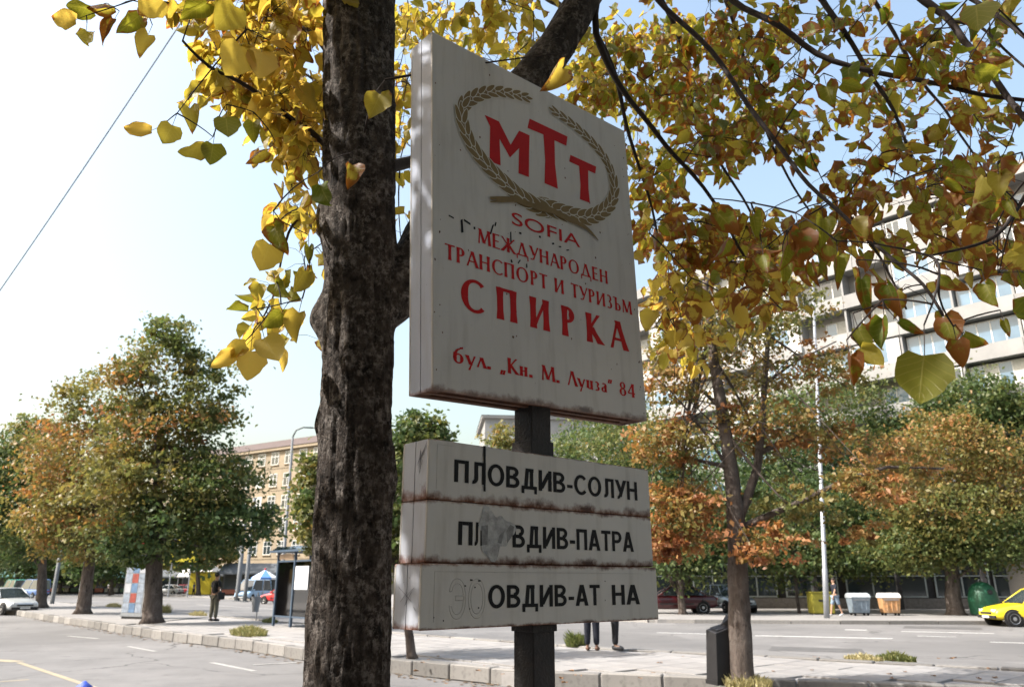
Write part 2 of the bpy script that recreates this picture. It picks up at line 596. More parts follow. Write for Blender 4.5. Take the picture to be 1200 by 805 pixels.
# paving slabs on the nearer stretch of the island
sl = MB().box(-0.293, 0.293, -0.293, 0.293, 0, 0.032)
sme = sl.mesh('paving_slab')
bm = bmesh.new(); bm.from_mesh(sme)
bmesh.ops.bevel(bm, geom=[e for e in bm.edges if all(v.co.z > 0.01 for v in e.verts)], offset=0.006, segments=1, affect='EDGES')
bm.to_mesh(sme); bm.free()
sme.materials.append(M['slab'])
cand = []
for i in range(-60, 60):
    for j in range(0, 12):
        p = Vector((0.5, 15.6, 0)) - SD * (i * 0.6) * -1 + ND * (j * 0.6 - 2.4)
        cs = [p + SD * a + ND * b for a in (-.3, .3) for b in (-.3, .3)]
        if p.y < 30 and p.y > 9:
            m1 = all(inside((c.x, c.y), poly) for c in cs)
            # keep clear of the kerbs
            dmin = 9
            for edge in (near_edge, back_edge):
                for a, b in zip(edge[:-1], edge[1:]):
                    tt = max(0, min(1, (p - a).dot(b - a) / (b - a).length_squared))
                    dmin = min(dmin, (p - a.lerp(b, tt)).length)
            if m1 and dmin > 0.6: cand.append(p)
cand.sort(key=lambda p: p.y)
tree_pits = [G(870, 803, KH), G(483, 771, KH), G(178, 729, KH)]
for p in cand[:300]:
    if any((p - Vector((t.x, t.y, 0))).length < 0.55 for t in tree_pits): continue
    o = link('paving_slab', sme, island)
    o.location = (p.x, p.y, KH - 0.03 + random.uniform(-0.004, 0.003))
    o.rotation_euler = (random.uniform(-0.006, 0.006), random.uniform(-0.006, 0.006), math.atan2(SD.y, SD.x))
# screed around slabs so the top is continuous
rest = MB()
lim = max(p.y for p in cand[:300]) + 0.2
q = [(p.x, p.y) for p in near_edge if p.y > lim - 3] ; q2 = [(p.x, p.y) for p in back_edge if p.y > lim - 1]
pp = q + q2[::-1]
rest.prism(pp, KH - 0.029, KH - 0.002)
rest.build('pavement_surface', M['slab'], island)

# near pavement, where the sign and the linden stand
o0 = ND * 2.45
npv = MB()
pts = [o0 + SD * 60, o0 - SD * 40, o0 - SD * 40 - ND * 14, o0 + SD * 60 - ND * 14]
npv.prism([(p.x, p.y) for p in pts], 0, 0.12)
npv.build('near_pavement', M['slab'], kind='structure')

# far pavement beyond the carriageway
FZ = 0.14
far_edge = [G(1900, 728, FZ), G(1250, 727.5, FZ), G(1000, 727, FZ), G(770, 725.5, FZ), G(640, 720, FZ), G(480, 712, FZ), G(300, 701.5, FZ), G(200, 697, FZ), G(90, 691.5, FZ)]
fe = [(p.x, p.y) for p in far_edge]
poly = fe + [(-420, 760), (300, 760), (300, 30)]
fp = MB().prism(poly, 0, FZ)
farpav = fp.build('far_pavement', M['slab'], kind='structure')
fk = MB().box(-0.98, 0.98, -0.1, 0.16, 0, FZ + 0.012).mesh('kerb_stone')
fk.materials.append(M['kerb'])
fpts = [Vector((p.x, p.y, 0)) for p in far_edge]
fr_ = resample(fpts, 2.0)
for a, b in zip(fr_[:-1], fr_[1:]):
    mid = (a + b) / 2
    if abs(mid.x) > mid.y * 0.8 or mid.y > 90: continue
    t = (b - a).normalized()
    o = link('kerb_stone', fk, farpav)
    o.location = mid - Vector((-t.y, t.x, 0)) * 0.0
    o.rotation_euler = (0, 0, math.atan2(t.y, t.x))


def marking(pts, z=0.004, m='white_line'):
    me = MB().add([(p.x, p.y, z) for p in pts], [tuple(range(len(pts)))])
    me.build('road_marking', M[m], kind='structure', recalc=False)


def line_mark(a, b, w, z=0.004, m='white_line'):
    d = (b - a).normalized(); n_ = Vector((-d.y, d.x, 0)) * w / 2
    marking([a - n_, b - n_, b + n_, a + n_], z, m)


line_mark(G(885, 744.5), G(1046, 748), 0.22)
line_mark(G(770, 741), G(850, 743), 0.16)
line_mark(G(1056, 739.5), G(1165, 742), 0.2)
line_mark(G(1160, 752), G(1290, 756), 0.16)
line_mark(G(1075, 745), G(1120, 746), 0.14)
line_mark(G(990, 737.5), G(1016, 738), 0.3)
line_mark(G(230, 708), G(330, 714), 0.25, m='worn_line')
line_mark(G(110, 699), G(220, 703), 0.25, m='worn_line')
line_mark(G(248, 776), G(298, 786), 0.13, m='worn_line')
line_mark(G(296, 779), G(352, 776), 0.12, 0.008, m='worn_line')
line_mark(G(80, 745), G(115, 748), 0.14, m='worn_line')
line_mark(G(150, 757), G(182, 763), 0.12, m='worn_line')
line_mark(G(-40, 771), G(22, 775), 0.32, m='yellow_line')
line_mark(G(22, 776), G(112, 806), 0.12, m='yellow_line')
line_mark(G(-20, 800), G(34, 796), 0.10, m='yellow_line')

# ------------------------------------------------------------------ grass tufts
def tuft(base, w, d, h, n, tints, label, name='grass_tuft', cat='grass tuft', rz=None):
    rz = math.atan2(SD.y, SD.x) if rz is None else rz
    r0 = np.random.default_rng(int(abs(base.x * 91 + base.y * 37)) + 5)
    a = r0.uniform(0, 2 * np.pi, n); rr = np.sqrt(r0.uniform(0, 1, n))
    lx, ly = w / 2 * rr * np.cos(a), d / 2 * rr * np.sin(a)
    x = lx * math.cos(rz) - ly * math.sin(rz); y = lx * math.sin(rz) + ly * math.cos(rz)
    hh = h * r0.uniform(0.4, 1.1, n) * (1.1 - 0.6 * rr)
    th = r0.uniform(0, 2 * np.pi, n); lean = hh * r0.uniform(0.1, 0.8, n)
    bw = 0.012
    v = np.zeros((n, 4, 3))
    px_, py_ = -np.sin(th) * bw, np.cos(th) * bw
    v[:, 0] = np.stack([x + px_, y + py_, 0 * x], 1); v[:, 1] = np.stack([x - px_, y - py_, 0 * x], 1)
    mx_, my_ = x + np.cos(th) * lean * .4, y + np.sin(th) * lean * .4
    v[:, 2] = np.stack([mx_ - px_ * .7, my_ - py_ * .7, hh * .65], 1)
    v[:, 3] = np.stack([x + np.cos(th) * lean, y + np.sin(th) * lean, hh], 1)
    me = bpy.data.meshes.new(name)
    f = np.arange(n)[:, None] * 4 + np.array([[0, 1, 2, 3]])
    me.from_pydata(v.reshape(-1, 3).tolist(), [], f.tolist())
    at = me.attributes.new('tint', 'FLOAT', 'POINT')
    t = np.repeat(r0.uniform(tints[0], tints[1], n), 4)
    at.data.foreach_set('value', t.astype(np.float32))
    me.materials.append(M['grass_dry'])
    o = link(name, me); o.location = base
    tag(o, label, cat, 'grass growing in the pavement joints')
    return o


def at_island(px, py): return G(px, py, KH - 0.01)


tuft(at_island(291, 744), 1.9, 0.7, 0.30, 1500, (0.25, 0.8), 'long yellow-green grass tuft on the kerb edge below the bus shelter')
tuft(at_island(232, 721), 1.5, 0.6, 0.25, 500, (0.7, 1.0), 'small straw-coloured tuft left of the standing man in dark shirt')
tuft(at_island(133, 711), 2.4, 0.6, 0.3, 600, (0.75, 1.0), 'straw-coloured grass strip between two dark trunks, left of the poster kiosk')
tuft(at_island(192, 718), 1.0, 0.6, 0.45, 500, (0.4, 0.9), 'dry weeds just right of the large trunk beside the kiosk')
tuft(at_island(316, 729), 1.0, 0.4, 0.22, 400, (0.1, 0.5), 'low green weeds at the foot of the shelter post')
tuft(at_island(1012, 773), 0.75, 0.3, 0.14, 700, (0.75, 1.0), 'straw-coloured grass tuft at the road edge, left half of the patch')
tuft(at_island(1050, 774), 0.75, 0.3, 0.19, 900, (0.0, 0.45), 'green grass tuft at the road edge right of the dead grass')
tuft(at_island(675, 757), 0.5, 0.4, 0.36, 800, (0.0, 0.25), 'bushy green weed beside the sign post on the road edge')
tuft(at_island(872, 803), 0.85, 0.6, 0.22, 1300, (0.6, 1.0), 'dead grass around the foot of the orange-leaved tree')

# ------------------------------------------------------------------ far foliage generator
def foliage_mesh(name, blobs, leaf, nleaf_total, m, seed, flat=0.75, droop=0.25, per=26, hollow=0.5, keep=None):
    """blobs: (centre, (rx,ry,rz), tint_mean, tint_sd, weight)"""
    r0 = np.random.default_rng(seed)
    P_, T_ = [], []
    tot = sum(b[4] for b in blobs)
    cl = []
    for c, rad, tm, ts, w in blobs:
        n = int(nleaf_total * w / tot)
        nc = max(3, n // per)
        d = r0.normal(size=(nc, 3)); d /= np.linalg.norm(d, axis=1)[:, None]
        rr = r0.uniform(hollow ** 3, 1, nc) ** (1 / 3)
        cc = np.array(c) + d * rr[:, None] * np.array(rad) * r0.uniform(0.75, 1.28, (nc, 1))
        ct = r0.normal(tm + r0.normal(0, .05), ts, nc)
        cr = min(rad) * r0.uniform(0.10, 0.42, nc)
        idx = r0.integers(0, nc, n)
        off = r0.normal(size=(n, 3)) * np.array([1, 1, flat * 0.6])
        off[:, 2] -= droop * np.linalg.norm(off[:, :2], axis=1) * 0.5
        P_.append(cc[idx] + off * cr[idx][:, None])
        T_.append(ct[idx] + r0.normal(0, 0.04, n))
        cl.append(cc)
    P_ = np.concatenate(P_); T_ = np.clip(np.concatenate(T_), 0, 1)
    if keep is not None:
        k_ = keep(P_); P_ = P_[k_]; T_ = T_[k_]
    n = len(P_)
    nrm = r0.normal(size=(n, 3)) * np.array([0.8, 0.8, 0.8]) + np.array([0, 0, 0.75])
    nrm /= np.linalg.norm(nrm, axis=1)[:, None]
    a = np.cross(nrm, r0.normal(size=(n, 3))); a /= np.linalg.norm(a, axis=1)[:, None]
    a[:, 2] -= 0.25
    b = np.cross(nrm, a)
    s = (leaf * r0.uniform(0.5, 1.2, n))[:, None]
    v = np.zeros((n, 4, 3))
    v[:, 0] = P_ - a * s * .5
    v[:, 1] = P_ + b * s * .33 + nrm * s * .08
    v[:, 2] = P_ + a * s * .55 - nrm * s * 0.05
    v[:, 3] = P_ - b * s * .33 + nrm * s * .08
    me = bpy.data.meshes.new(name)
    me.vertices.add(4 * n); me.vertices.foreach_set('co', v.reshape(-1).astype(np.float32))
    me.loops.add(4 * n); me.loops.foreach_set('vertex_index', np.arange(4 * n, dtype=np.int32))
    me.polygons.add(n); me.polygons.foreach_set('loop_start', np.arange(0, 4 * n, 4, dtype=np.int32))
    me.update(calc_edges=True)
    at = me.attributes.new('tint', 'FLOAT', 'POINT')
    at.data.foreach_set('value', np.repeat(T_, 4).astype(np.float32))
    me.materials.append(m)
    return me, np.concatenate(cl)


def B(px, Y, z=FZ):
    p = Q(px, 700, Y)
    return Vector((p.x, Y, z))


def bez(a, b, n=6, sag=0.0, wob=0.1):
    a, b = Vector(a), Vector(b)
    L = (b - a).length
    mid = (a + b) / 2 + Vector((random.uniform(-wob, wob) * L, random.uniform(-wob, wob) * L, sag * L))
    return [a * (1 - t) ** 2 + mid * 2 * t * (1 - t) + b * t * t for t in [i / (n - 1) for i in range(n)]]


_seed = [100]


def street_tree(label, base, Y, trunk, r0, r1, blobs, n, leaf, group=None, extra=(), cat='tree', nlimb=14, name='chestnut_tree', per=26, hollow=0.5, m='foliage', droop=0.25):
    """trunk: list of (px,py) up the stem; blobs: (px,py,rx_px,ry_px,dY,tint,weight)"""
    _seed[0] += 1
    Y = base[1]
    root = empty(name, base)
    tag(root, label, cat, group)
    pts = [Vector(base)] + [Q(px, py, Y) for px, py in trunk]
    pts[0].z -= 0.02
    k = len(pts)
    tb = MB()
    dense = []
    for a, b in zip(pts[:-1], pts[1:]):
        for i in range(5): dense.append(a.lerp(b, i / 5))
    dense.append(pts[-1])
    m_ = len(dense)
    rad = [r0 * (1.35 if i == 0 else 1.0) * (1 - i / (m_ - 1)) + r1 * (i / (m_ - 1)) for i in range(m_)]
    tb.tube(dense, rad, 12, jitter=0.06)
    tb.build('trunk', M['bark'], root, off=base, smooth=True)
    bl = []
    for px, py, rx, ry, dY, tint, w in blobs:
        s = pxm(px, py, Y + dY)
        bl.append((tuple(Q(px, py, Y + dY)), (rx * s, (rx + ry) / 2 * s, ry * s), tint, 0.12, w))
    bl = [(a_, b_, 0.05 + c_ * 0.86, 0.09, e_) for a_, b_, c_, d_, e_ in bl]
    me, cc = foliage_mesh('foliage', bl, leaf, n, M[m], _seed[0], per=per, hollow=hollow, droop=droop)
    cc = cc.tolist()
    random.shuffle(cc)
    for path, ra, rb in extra:
        w = [Q(px, py, Y + dy) for px, py, dy in path]
        dn = []
        for a, b in zip(w[:-1], w[1:]):
            for i in range(4): dn.append(a.lerp(b, i / 4))
        dn.append(w[-1])
        MB().tube(dn, [ra + (rb - ra) * i / (len(dn) - 1) for i in range(len(dn))], 8, jitter=0.08).build('branch', M['bark'], root, off=base, smooth=True)
    tw = MB()
    for c in cc[:nlimb]:
        c = Vector(c)
        st = dense[int(m_ * random.uniform(0.5, 0.98))]
        p = bez(st, c, 7, sag=random.uniform(-.05, .15))
        MB().tube(p, [r1 * (1 - i / 6) * 0.5 + 0.008 for i in range(7)], 6).build('branch', M['bark'], root, off=base, smooth=True)
    for c in cc[nlimb:nlimb * 4]:
        c = Vector(c)
        h = Vector(random.choice(cc[:nlimb]))
        tw.tube(bez(h.lerp(dense[-1], 0.35), c, 4), [0.011, 0.009, 0.007, 0.005], 4, cap=False)
    if tw.v: tw.build('twigs', M['bark'], root, off=base, kind='stuff')
    f = link('foliage', me, root)
    f.location = -Vector(base)
    tag(f, kind='stuff')
    return root


# trees on the island
grpI = 'chestnut trees along the island pavement'
street_tree('tallest broad green-brown chestnut left of the man in dark shirt', G(178, 730, KH), 31.0, [(180, 690), (181, 640), (183, 590), (190, 520)], 0.36, 0.16,
            [(197, 425, 38, 45, 0, 0.56, .8), (195, 388, 20, 24, 0, 0.49, .25), (150, 450, 34, 34, 0, 0.60, .5), (150, 500, 40, 40, 0, 0.68, .6), (243, 470, 38, 45, 0, 0.51, .7), (200, 500, 60, 40, 0, 0.53, 1.1), (205, 560, 75, 45, 0, 0.53, 1.3), (262, 560, 45, 40, 0, 0.44, .8), (268, 610, 50, 34, 0, 0.29, .8), (195, 620, 70, 40, 0, 0.32, 1.1),
             (135, 580, 40, 60, -1, 0.66, .9), (160, 640, 45, 22, 0, 0.29, .4), (288, 610, 36, 34, 0, 0.24, .4), (238, 430, 22, 22, 0, 0.49, .2)],
            34000, 0.19, grpI, nlimb=16, per=80)
street_tree('rusty orange-brown chestnut, middle of the three on the left', G(97, 719, KH), 39.5, [(101, 690), (107, 640), (112, 580)], 0.35, 0.16,
            [(110, 480, 38, 42, 0, 0.66, .8), (90, 540, 48, 50, 0, 0.72, 1.2), (120, 575, 45, 55, 0, 0.64, 1.2), (75, 600, 50, 45, 0, 0.68, 1.0), (105, 630, 55, 30, 0, 0.51, .7), (150, 505, 28, 35, 0, 0.59, .4)],
            22000, 0.21, grpI, nlimb=12, per=60)
street_tree('smaller green chestnut beside the silver car, leftmost of the row', G(48, 712, KH), 47.0, [(49, 690), (50, 650), (48, 600)], 0.33, 0.15,
            [(50, 545, 42, 48, 0, 0.41, 1.0), (20, 580, 38, 55, 0, 0.29, 1.0), (50, 620, 50, 38, 0, 0.29, 1.0), (0, 560, 30, 50, 0, 0.24, .6), (38, 505, 26, 20, 0, 0.49, .3), (-25, 600, 40, 60, 0, 0.24, .6)],
            24000, 0.24, grpI, nlimb=12, per=40)
# young tree behind the sign
street_tree('bright green young tree half hidden behind the big trunk', G(483, 771, KH), 16.4, [(479, 740), (470, 690), (452, 620)], 0.1, 0.05,
            [(492, 512, 32, 28, 0, .48, .8), (474, 570, 26, 70, 0, .42, 1.0), (420, 570, 50, 60, .5, .4, 1.0), (372, 588, 24, 50, 0, .5, .9), (440, 640, 50, 30, 0, .4, .6)],
            14000, 0.13, None, nlimb=9, name='young_tree')
# orange tree on the right
street_tree('orange-brown chestnut with forked dark trunk right of the sign', G(870, 802, KH), 12.2,
            [(867, 740), (865, 680), (863, 620), (860, 580), (855, 540), (846, 480), (836, 420), (830, 360), (826, 330)], 0.185, 0.05,
            [(800, 600, 46, 40, 0, .84, 1.0), (785, 520, 45, 30, 0, .78, .7), (780, 640, 34, 16, 0, .9, .35), (895, 640, 50, 26, -.5, .82, .35), (830, 385, 70, 50, 0, .64, .9), (905, 365, 60, 45, 0, .66, .7),
             (960, 430, 60, 30, 0, .74, .4), (900, 500, 60, 34, 0, .8, .7), (990, 520, 60, 24, 0, .84, .4), (930, 585, 60, 30, 0, .66, .4), (1020, 570, 60, 20, -.6, .78, .4), (990, 625, 50, 16, 0, .8, .2),
             (860, 440, 60, 50, .8, .70, .6), (780, 440, 36, 40, 0, .76, .5), (1060, 540, 40, 26, 0, .8, .3)],
            24000, 0.085, None, nlimb=9, per=34, hollow=0.2, droop=.15,
            extra=[([(864, 612, 0), (875, 585, 0), (887, 550, 0), (893, 500, 0), (896, 450, .1), (900, 400, .1), (905, 360, .1)], 0.085, 0.03),
                   ([(872, 617, 0), (900, 604, -.1), (945, 585, -.2), (990, 562, -.3), (1040, 547, -.3), (1105, 549, -.2)], 0.06, 0.015),
                   ([(857, 548, 0), (835, 543, 0), (800, 536, .1), (765, 527, .1)], 0.045, 0.012),
                   ([(892, 530, 0), (925, 514, .2), (965, 506, .3), (1015, 497, .4)], 0.045, 0.012),
                   ([(846, 480, 0), (815, 450, .2), (790, 400, .4), (770, 370, .4)], 0.035, 0.01),
                   ([(896, 450, 0), (930, 425, .3), (980, 400, .4)], 0.03, 0.01)])
# across the road
grpF = 'green trees along the far pavement'
street_tree('bright green tree above the parked dark red car', B(799, 41.5), 41.5, [(798, 700), (797, 670)], 0.22, 0.12,
            [(800, 640, 48, 40, 0, .36, 1.0), (770, 600, 50, 50, 1, .25, 1.0), (830, 610, 40, 45, 1, .3, .9), (770, 560, 50, 40, 2, .3, .7), (730, 520, 60, 50, 2, .4, .8)], 26000, 0.22, grpF, name='street_tree')
street_tree('slender tree with pale thin stem by the lamp post', B(935, 43.0), 43.0, [(934, 700), (932, 680), (930, 650)], 0.09, 0.07,
            [(925, 645, 55, 34, 0, .36, 1.0), (950, 600, 60, 45, 2, .22, 1.0), (890, 600, 45, 50, 2, .3, .8), (1000, 610, 55, 45, 3, .22, 1.0), (1010, 655, 45, 22, 0, .32, .5)], 27000, 0.22, grpF, name='street_tree')
street_tree('yellow-green and orange chestnut over the dustbins on the right', B(1117, 40.5), 40.5, [(1117, 700), (1116, 680), (1112, 640), (1108, 600)], 0.42, 0.2,
            [(1110, 530, 70, 42, 0, .72, 1.1), (1040, 560, 48, 34, 0, .74, .6), (1170, 560, 50, 45, 0, .66, .8), (1110, 600, 80, 34, -1, .6, 1.0), (1080, 640, 60, 30, 0, .45, 1.0), (1160, 630, 55, 34, -1, .46, 1.0), (1200, 620, 40, 40, 0, .46, .7), (1110, 495, 40, 20, 0, .68, .3)],
            40000, 0.2, grpF, nlimb=14, name='street_tree')
street_tree('dark grey-green tree in front of the flats at far right', B(1215, 47.0), 47.0, [(1213, 690), (1205, 640), (1180, 540)], 0.3, 0.15,
            [(1140, 470, 48, 34, 0, .22, 1.0), (1195, 500, 50, 50, 0, .2, 1.2), (1180, 560, 60, 60, 2, .15, 1.0), (1100, 490, 30, 30, 1, .3, .5)], 18000, 0.26, grpF, name='street_tree')
street_tree('dark green tree behind the orange crown, before the pale flats', B(1003, 52.0), 52.0, [(1002, 700), (1000, 640), (990, 560)], 0.3, 0.15,
            [(970, 480, 70, 50, 0, .28, 1.0), (1040, 520, 60, 50, 0, .2, 1.0), (900, 520, 60, 60, 0, .3, 1.0), (960, 560, 90, 50, 0, .2, 1.4), (850, 580, 50, 60, 0, .2, .8), (1050, 600, 60, 40, 0, .15, .7)], 34000, 0.25, grpF, name='street_tree')
street_tree('small green treetop showing between the two sign boxes', B(700, 62.0), 62.0, [(699, 690), (695, 620), (692, 560)], 0.3, 0.15,
            [(700, 530, 50, 40, 0, .34, 1.0), (605, 512, 34, 16, 4, .5, .4), (640, 560, 60, 40, 0, .4, .6), (690, 600, 60, 50, 0, .3, .8), (600, 600, 60, 60, 4, .3, .8)], 18000, 0.32, grpF, name='street_tree')
# far left background
grpL = 'distant trees beyond the junction on the left'
for (bx, Y, bl, lab) in (
        (20, 120, [(10, 600, 60, 60, 0, .3, 1), (30, 640, 50, 34, 0, .35, 1)], 'distant pale green tree behind the silver car'),
        (130, 110, [(140, 630, 50, 34, 0, .35, 1), (120, 660, 46, 20, 0, .3, .6)], 'distant green tree seen between two dark trunks left'),
        (232, 105, [(228, 620, 46, 40, 0, .4, 1), (210, 650, 40, 18, 0, .62, .6), (250, 652, 30, 14, 0, .5, .4)], 'distant tree over the yellow billboard with browning leaves'),
        (70, 130, [(66, 650, 50, 26, 0, .2, 1)], 'distant low dark tree behind the grey post')):
    street_tree(lab, B(bx, Y), Y, [(bx, 670), (bx, 640)], 0.3, 0.2, bl, 8000, 0.6, grpL, name='distant_tree', nlimb=6)

# two unseen lindens added behind the camera to block skylight
for i_, (k, sx) in enumerate(((6.2, 0.4), (12.6, -0.3))):
    p = Vector((-0.50, 2.72, 0.12)) - SD * k + ND * sx
    _seed[0] += 1
    r_ = empty('linden_tree', p)
    tag(r_, ('unseen linden added behind the camera to shade the sign, nearer of two', 'unseen linden added behind the camera to shade the sign, farther of two')[i_], 'tree', 'unseen lindens added for shade')
    tp = [Vector((0, 0, -.02)), Vector((.03, .02, 1.2)), Vector((-.03, .05, 2.4)), Vector((0, 0, 3.6)), Vector((.1, 0, 5.5))]
    MB().tube(tp, [.22, .17, .16, .14, .07], 12, jitter=.06).build('trunk', M['bark'], r_, smooth=True)
    me, cc = foliage_mesh('foliage', [((0, 0, 5.4), (3.6, 3.6, 2.6), .3, .12, 1.0), ((0.5, -.5, 3.2), (3.2, 3.2, 1.2), .3, .12, .7)], 0.16, 60000, M['foliage'], _seed[0], per=30, hollow=.3, keep=lambda a_, q_=p: (a_[:, 1] + q_.y) < -0.15)
    f = link('foliage', me, r_); tag(f, kind='stuff')
    for c in cc[:10].tolist():
        MB().tube(bez((0, 0, random.uniform(2.6, 4.5)), c, 6), [.06, .05, .04, .03, .02, .012], 6).build('branch', M['bark'], r_, smooth=True)

# gutter litter and tar repairs on the near carriageway
gl = MB(); rg = random.Random(21)
for k in range(260):
    a_, b_ = near_edge[1], near_edge[-3]
    seg = rg.randrange(len(near_edge) - 3)
    p = near_edge[seg].lerp(near_edge[seg + 1], rg.random()) - ND * rg.uniform(.03, .5) ** 1.2
    s_ = rg.uniform(.02, .07); an = rg.uniform(0, 6.28)
    gl.add([(p.x + s_ * math.cos(an + q), p.y + s_ * math.sin(an + q), .008 + .012 * (i % 2)) for i, q in enumerate((0, 1.3, 3.0, 4.5))], [(0, 1, 2, 3)])
tag(gl.build('gutter_litter', mat('litter_brown', (0.16, 0.11, 0.065), 0.85, var=0.5, scale=4)), 'dry leaves and dirt gathered along the island kerb', kind='stuff')
for pts_ in (((905, 757), (1010, 760), (1014, 765), (900, 762)), ((1060, 733), (1150, 735), (1152, 738), (1058, 736))):
    MB().add([tuple(G(x, y)[:2]) + (0.003,) for x, y in pts_], [(0, 1, 2, 3)]).build('tar_patch', mat('tar_repair', (0.095, 0.093, 0.092), 0.8, var=0.25, scale=3, bmp=0.3), kind='structure', recalc=True)
# ------------------------------------------------------------------ the big linden
LB = Vector((-0.50, 2.72, 0.12))
linden = empty('linden_tree', LB)
tag(linden, 'big linden with dark fissured trunk and yellowing leaves, beside the sign', 'tree')


def axis_at(z):
    """centre of the near trunk at height z"""
    # photo bearings: x 408 at the bottom edge, 415 half way, 424 at the top edge
    t = (z - 1.0)
    return Vector((-0.520 - 0.030 * t - 0.006 * max(0, z - 2.2) ** 2 + float(np.interp(z, (1.0, 2.3, 3.8), (-0.012, -0.004, -0.032))), 2.72 + 0.01 * t, z))


def rad_at(z):
    r = float(np.interp(z, (1.0, 2.2, 2.7, 3.4, 4.1, 5.2), (0.143, 0.126, 0.131, 0.145, 0.152, 0.125)))
    if z < 0.9: r += (0.9 - z) ** 2 * 0.10
    return r


nz_, nt_ = 430, 112
vs, fs = [], []
bumps = [(2.60, 3.05, 0.062, 0.085, 0.34), (2.74, 0.35, 0.085, 0.12, 0.30), (1.05, 3.0, 0.03, 0.2, 0.4), (2.2, 3.1, 0.02, 0.06, 0.4), (2.02, 0.1, 0.018, 0.1, 0.4), (3.0, 3.2, 0.03, 0.1, 0.4)]
Z0, Z1 = 0.10, 5.2
for i in range(nz_):
    z = Z0 + (Z1 - Z0) * (i / (nz_ - 1))
    c = axis_at(z); r = rad_at(z)
    for k in range(nt_):
        th = 2 * math.pi * k / nt_
        cx, sy = math.cos(th), math.sin(th)
        ridge = mnoise.fractal(Vector((cx * 4.2, sy * 4.2, z * 1.25)), 1.0, 2.1, 5)
        fine = mnoise.fractal(Vector((cx * 15 + 9, sy * 15, z * 8)), 0.8, 2.2, 4)
        d = r * (1 + 0.05 * mnoise.noise(Vector((cx * 1.2, sy * 1.2, z * 1.4 + 5))))
        fur = mnoise.noise(Vector((cx * 7.0, sy * 7.0, z * 2.2 + 3))) + 0.5 * mnoise.noise(Vector((cx * 14.0, sy * 14.0, z * 5.0)))
        lump = mnoise.fractal(Vector((cx * 9, sy * 9, z * 5 + 2)), 0.9, 2.2, 4)
        d += 0.008 * max(-0.9, min(0.9, ridge)) + 0.006 * fine + 0.004 * lump - 0.007 * max(0.0, 1 - abs(fur) * 6.0)
        for bz, bt, bh, sz, st in bumps:
            dt = (th - bt + math.pi) % (2 * math.pi) - math.pi
            d += bh * math.exp(-((z - bz) / sz) ** 2 - (dt / st) ** 2)
        vs.append((c.x + cx * d - LB.x, c.y + sy * d - LB.y, z - LB.z))
for i in range(nz_ - 1):
    for k in range(nt_):
        k2 = (k + 1) % nt_
        fs.append((i * nt_ + k, i * nt_ + k2, (i + 1) * nt_ + k2, (i + 1) * nt_ + k))
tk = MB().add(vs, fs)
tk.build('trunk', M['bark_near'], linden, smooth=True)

skel = []       # (point, radius)


def limb(pts, ra, rb, name='branch', n=9, jit=0.07, rec=True, wob=0.02):
    pts = [Vector(p) for p in pts]
    dn = []
    for i in range(len(pts) - 1):
        p0 = pts[max(0, i - 1)]; p1 = pts[i]; p2 = pts[i + 1]; p3 = pts[min(len(pts) - 1, i + 2)]
        m_ = max(3, int((p2 - p1).length / 0.07))
        for j in range(m_):
            t = j / m_
            q = 0.5 * ((2 * p1) + (p2 - p0) * t + (2 * p0 - 5 * p1 + 4 * p2 - p3) * t * t + (3 * p1 - p0 - 3 * p2 + p3) * t ** 3)
            q += Vector((mnoise.noise(q * 3), mnoise.noise(q * 3 + Vector((7, 0, 0))), mnoise.noise(q * 3 + Vector((0, 9, 0))))) * wob
            dn.append(q)
    dn.append(pts[-1])
    k = len(dn)
    rr = [ra + (rb - ra) * (i / (k - 1)) for i in range(k)]
    MB().tube(dn, rr, n, jitter=jit).build(name, M['bark_near'] if ra > 0.03 else M['twig'], linden, off=LB, smooth=True)
    if rec:
        for p, r in zip(dn, rr): skel.append((p, r))
    return dn


# thick limb that passes behind the sign and leaves the frame at the top
limb([(-0.56, 2.75, 2.62), (-0.38, 2.85, 2.86), Q(560, 165, 2.95), Q(622, 92, 3.0), Q(668, 30, 3.05), Q(704, -30, 3.1), (0.75, 3.15, 5.0), (1.1, 3.3, 6.2)], 0.115, 0.05, jit=0.05)
# leader and upper limbs over the pavement
top = axis_at(5.15)
limb([top, (-0.8, 2.8, 6.0), (-0.75, 3.0, 7.2)], 0.11, 0.05)
limb([axis_at(4.3), (-1.3, 2.5, 4.9), (-2.3, 2.2, 5.3), (-3.2, 1.9, 5.6)], 0.07, 0.02)
limb([axis_at(4.0), (-1.2, 2.35, 4.4), (-2.0, 2.15, 4.6), (-2.8, 2.2, 4.75)], 0.05, 0.015)
limb([axis_at(4.6), (-0.4, 1.8, 5.2), (-0.1, 0.8, 5.7), (0.2, -0.2, 6.0)], 0.07, 0.02)
limb([axis_at(4.8), (0.3, 2.2, 5.4), (1.3, 1.6, 5.9), (2.3, 1.1, 6.2)], 0.07, 0.02)
limb([(0.75, 3.15, 5.0), (1.6, 3.2, 5.4), (2.7, 3.4, 5.7), (3.8, 3.6, 5.9)], 0.06, 0.015)
limb([axis_at(4.9), (-1.4, 3.4, 5.8), (-2.2, 4.3, 6.3)], 0.06, 0.02)
limb([axis_at(4.5), (-0.2, 3.9, 5.4), (0.4, 4.9, 5.9)], 0.06, 0.02)
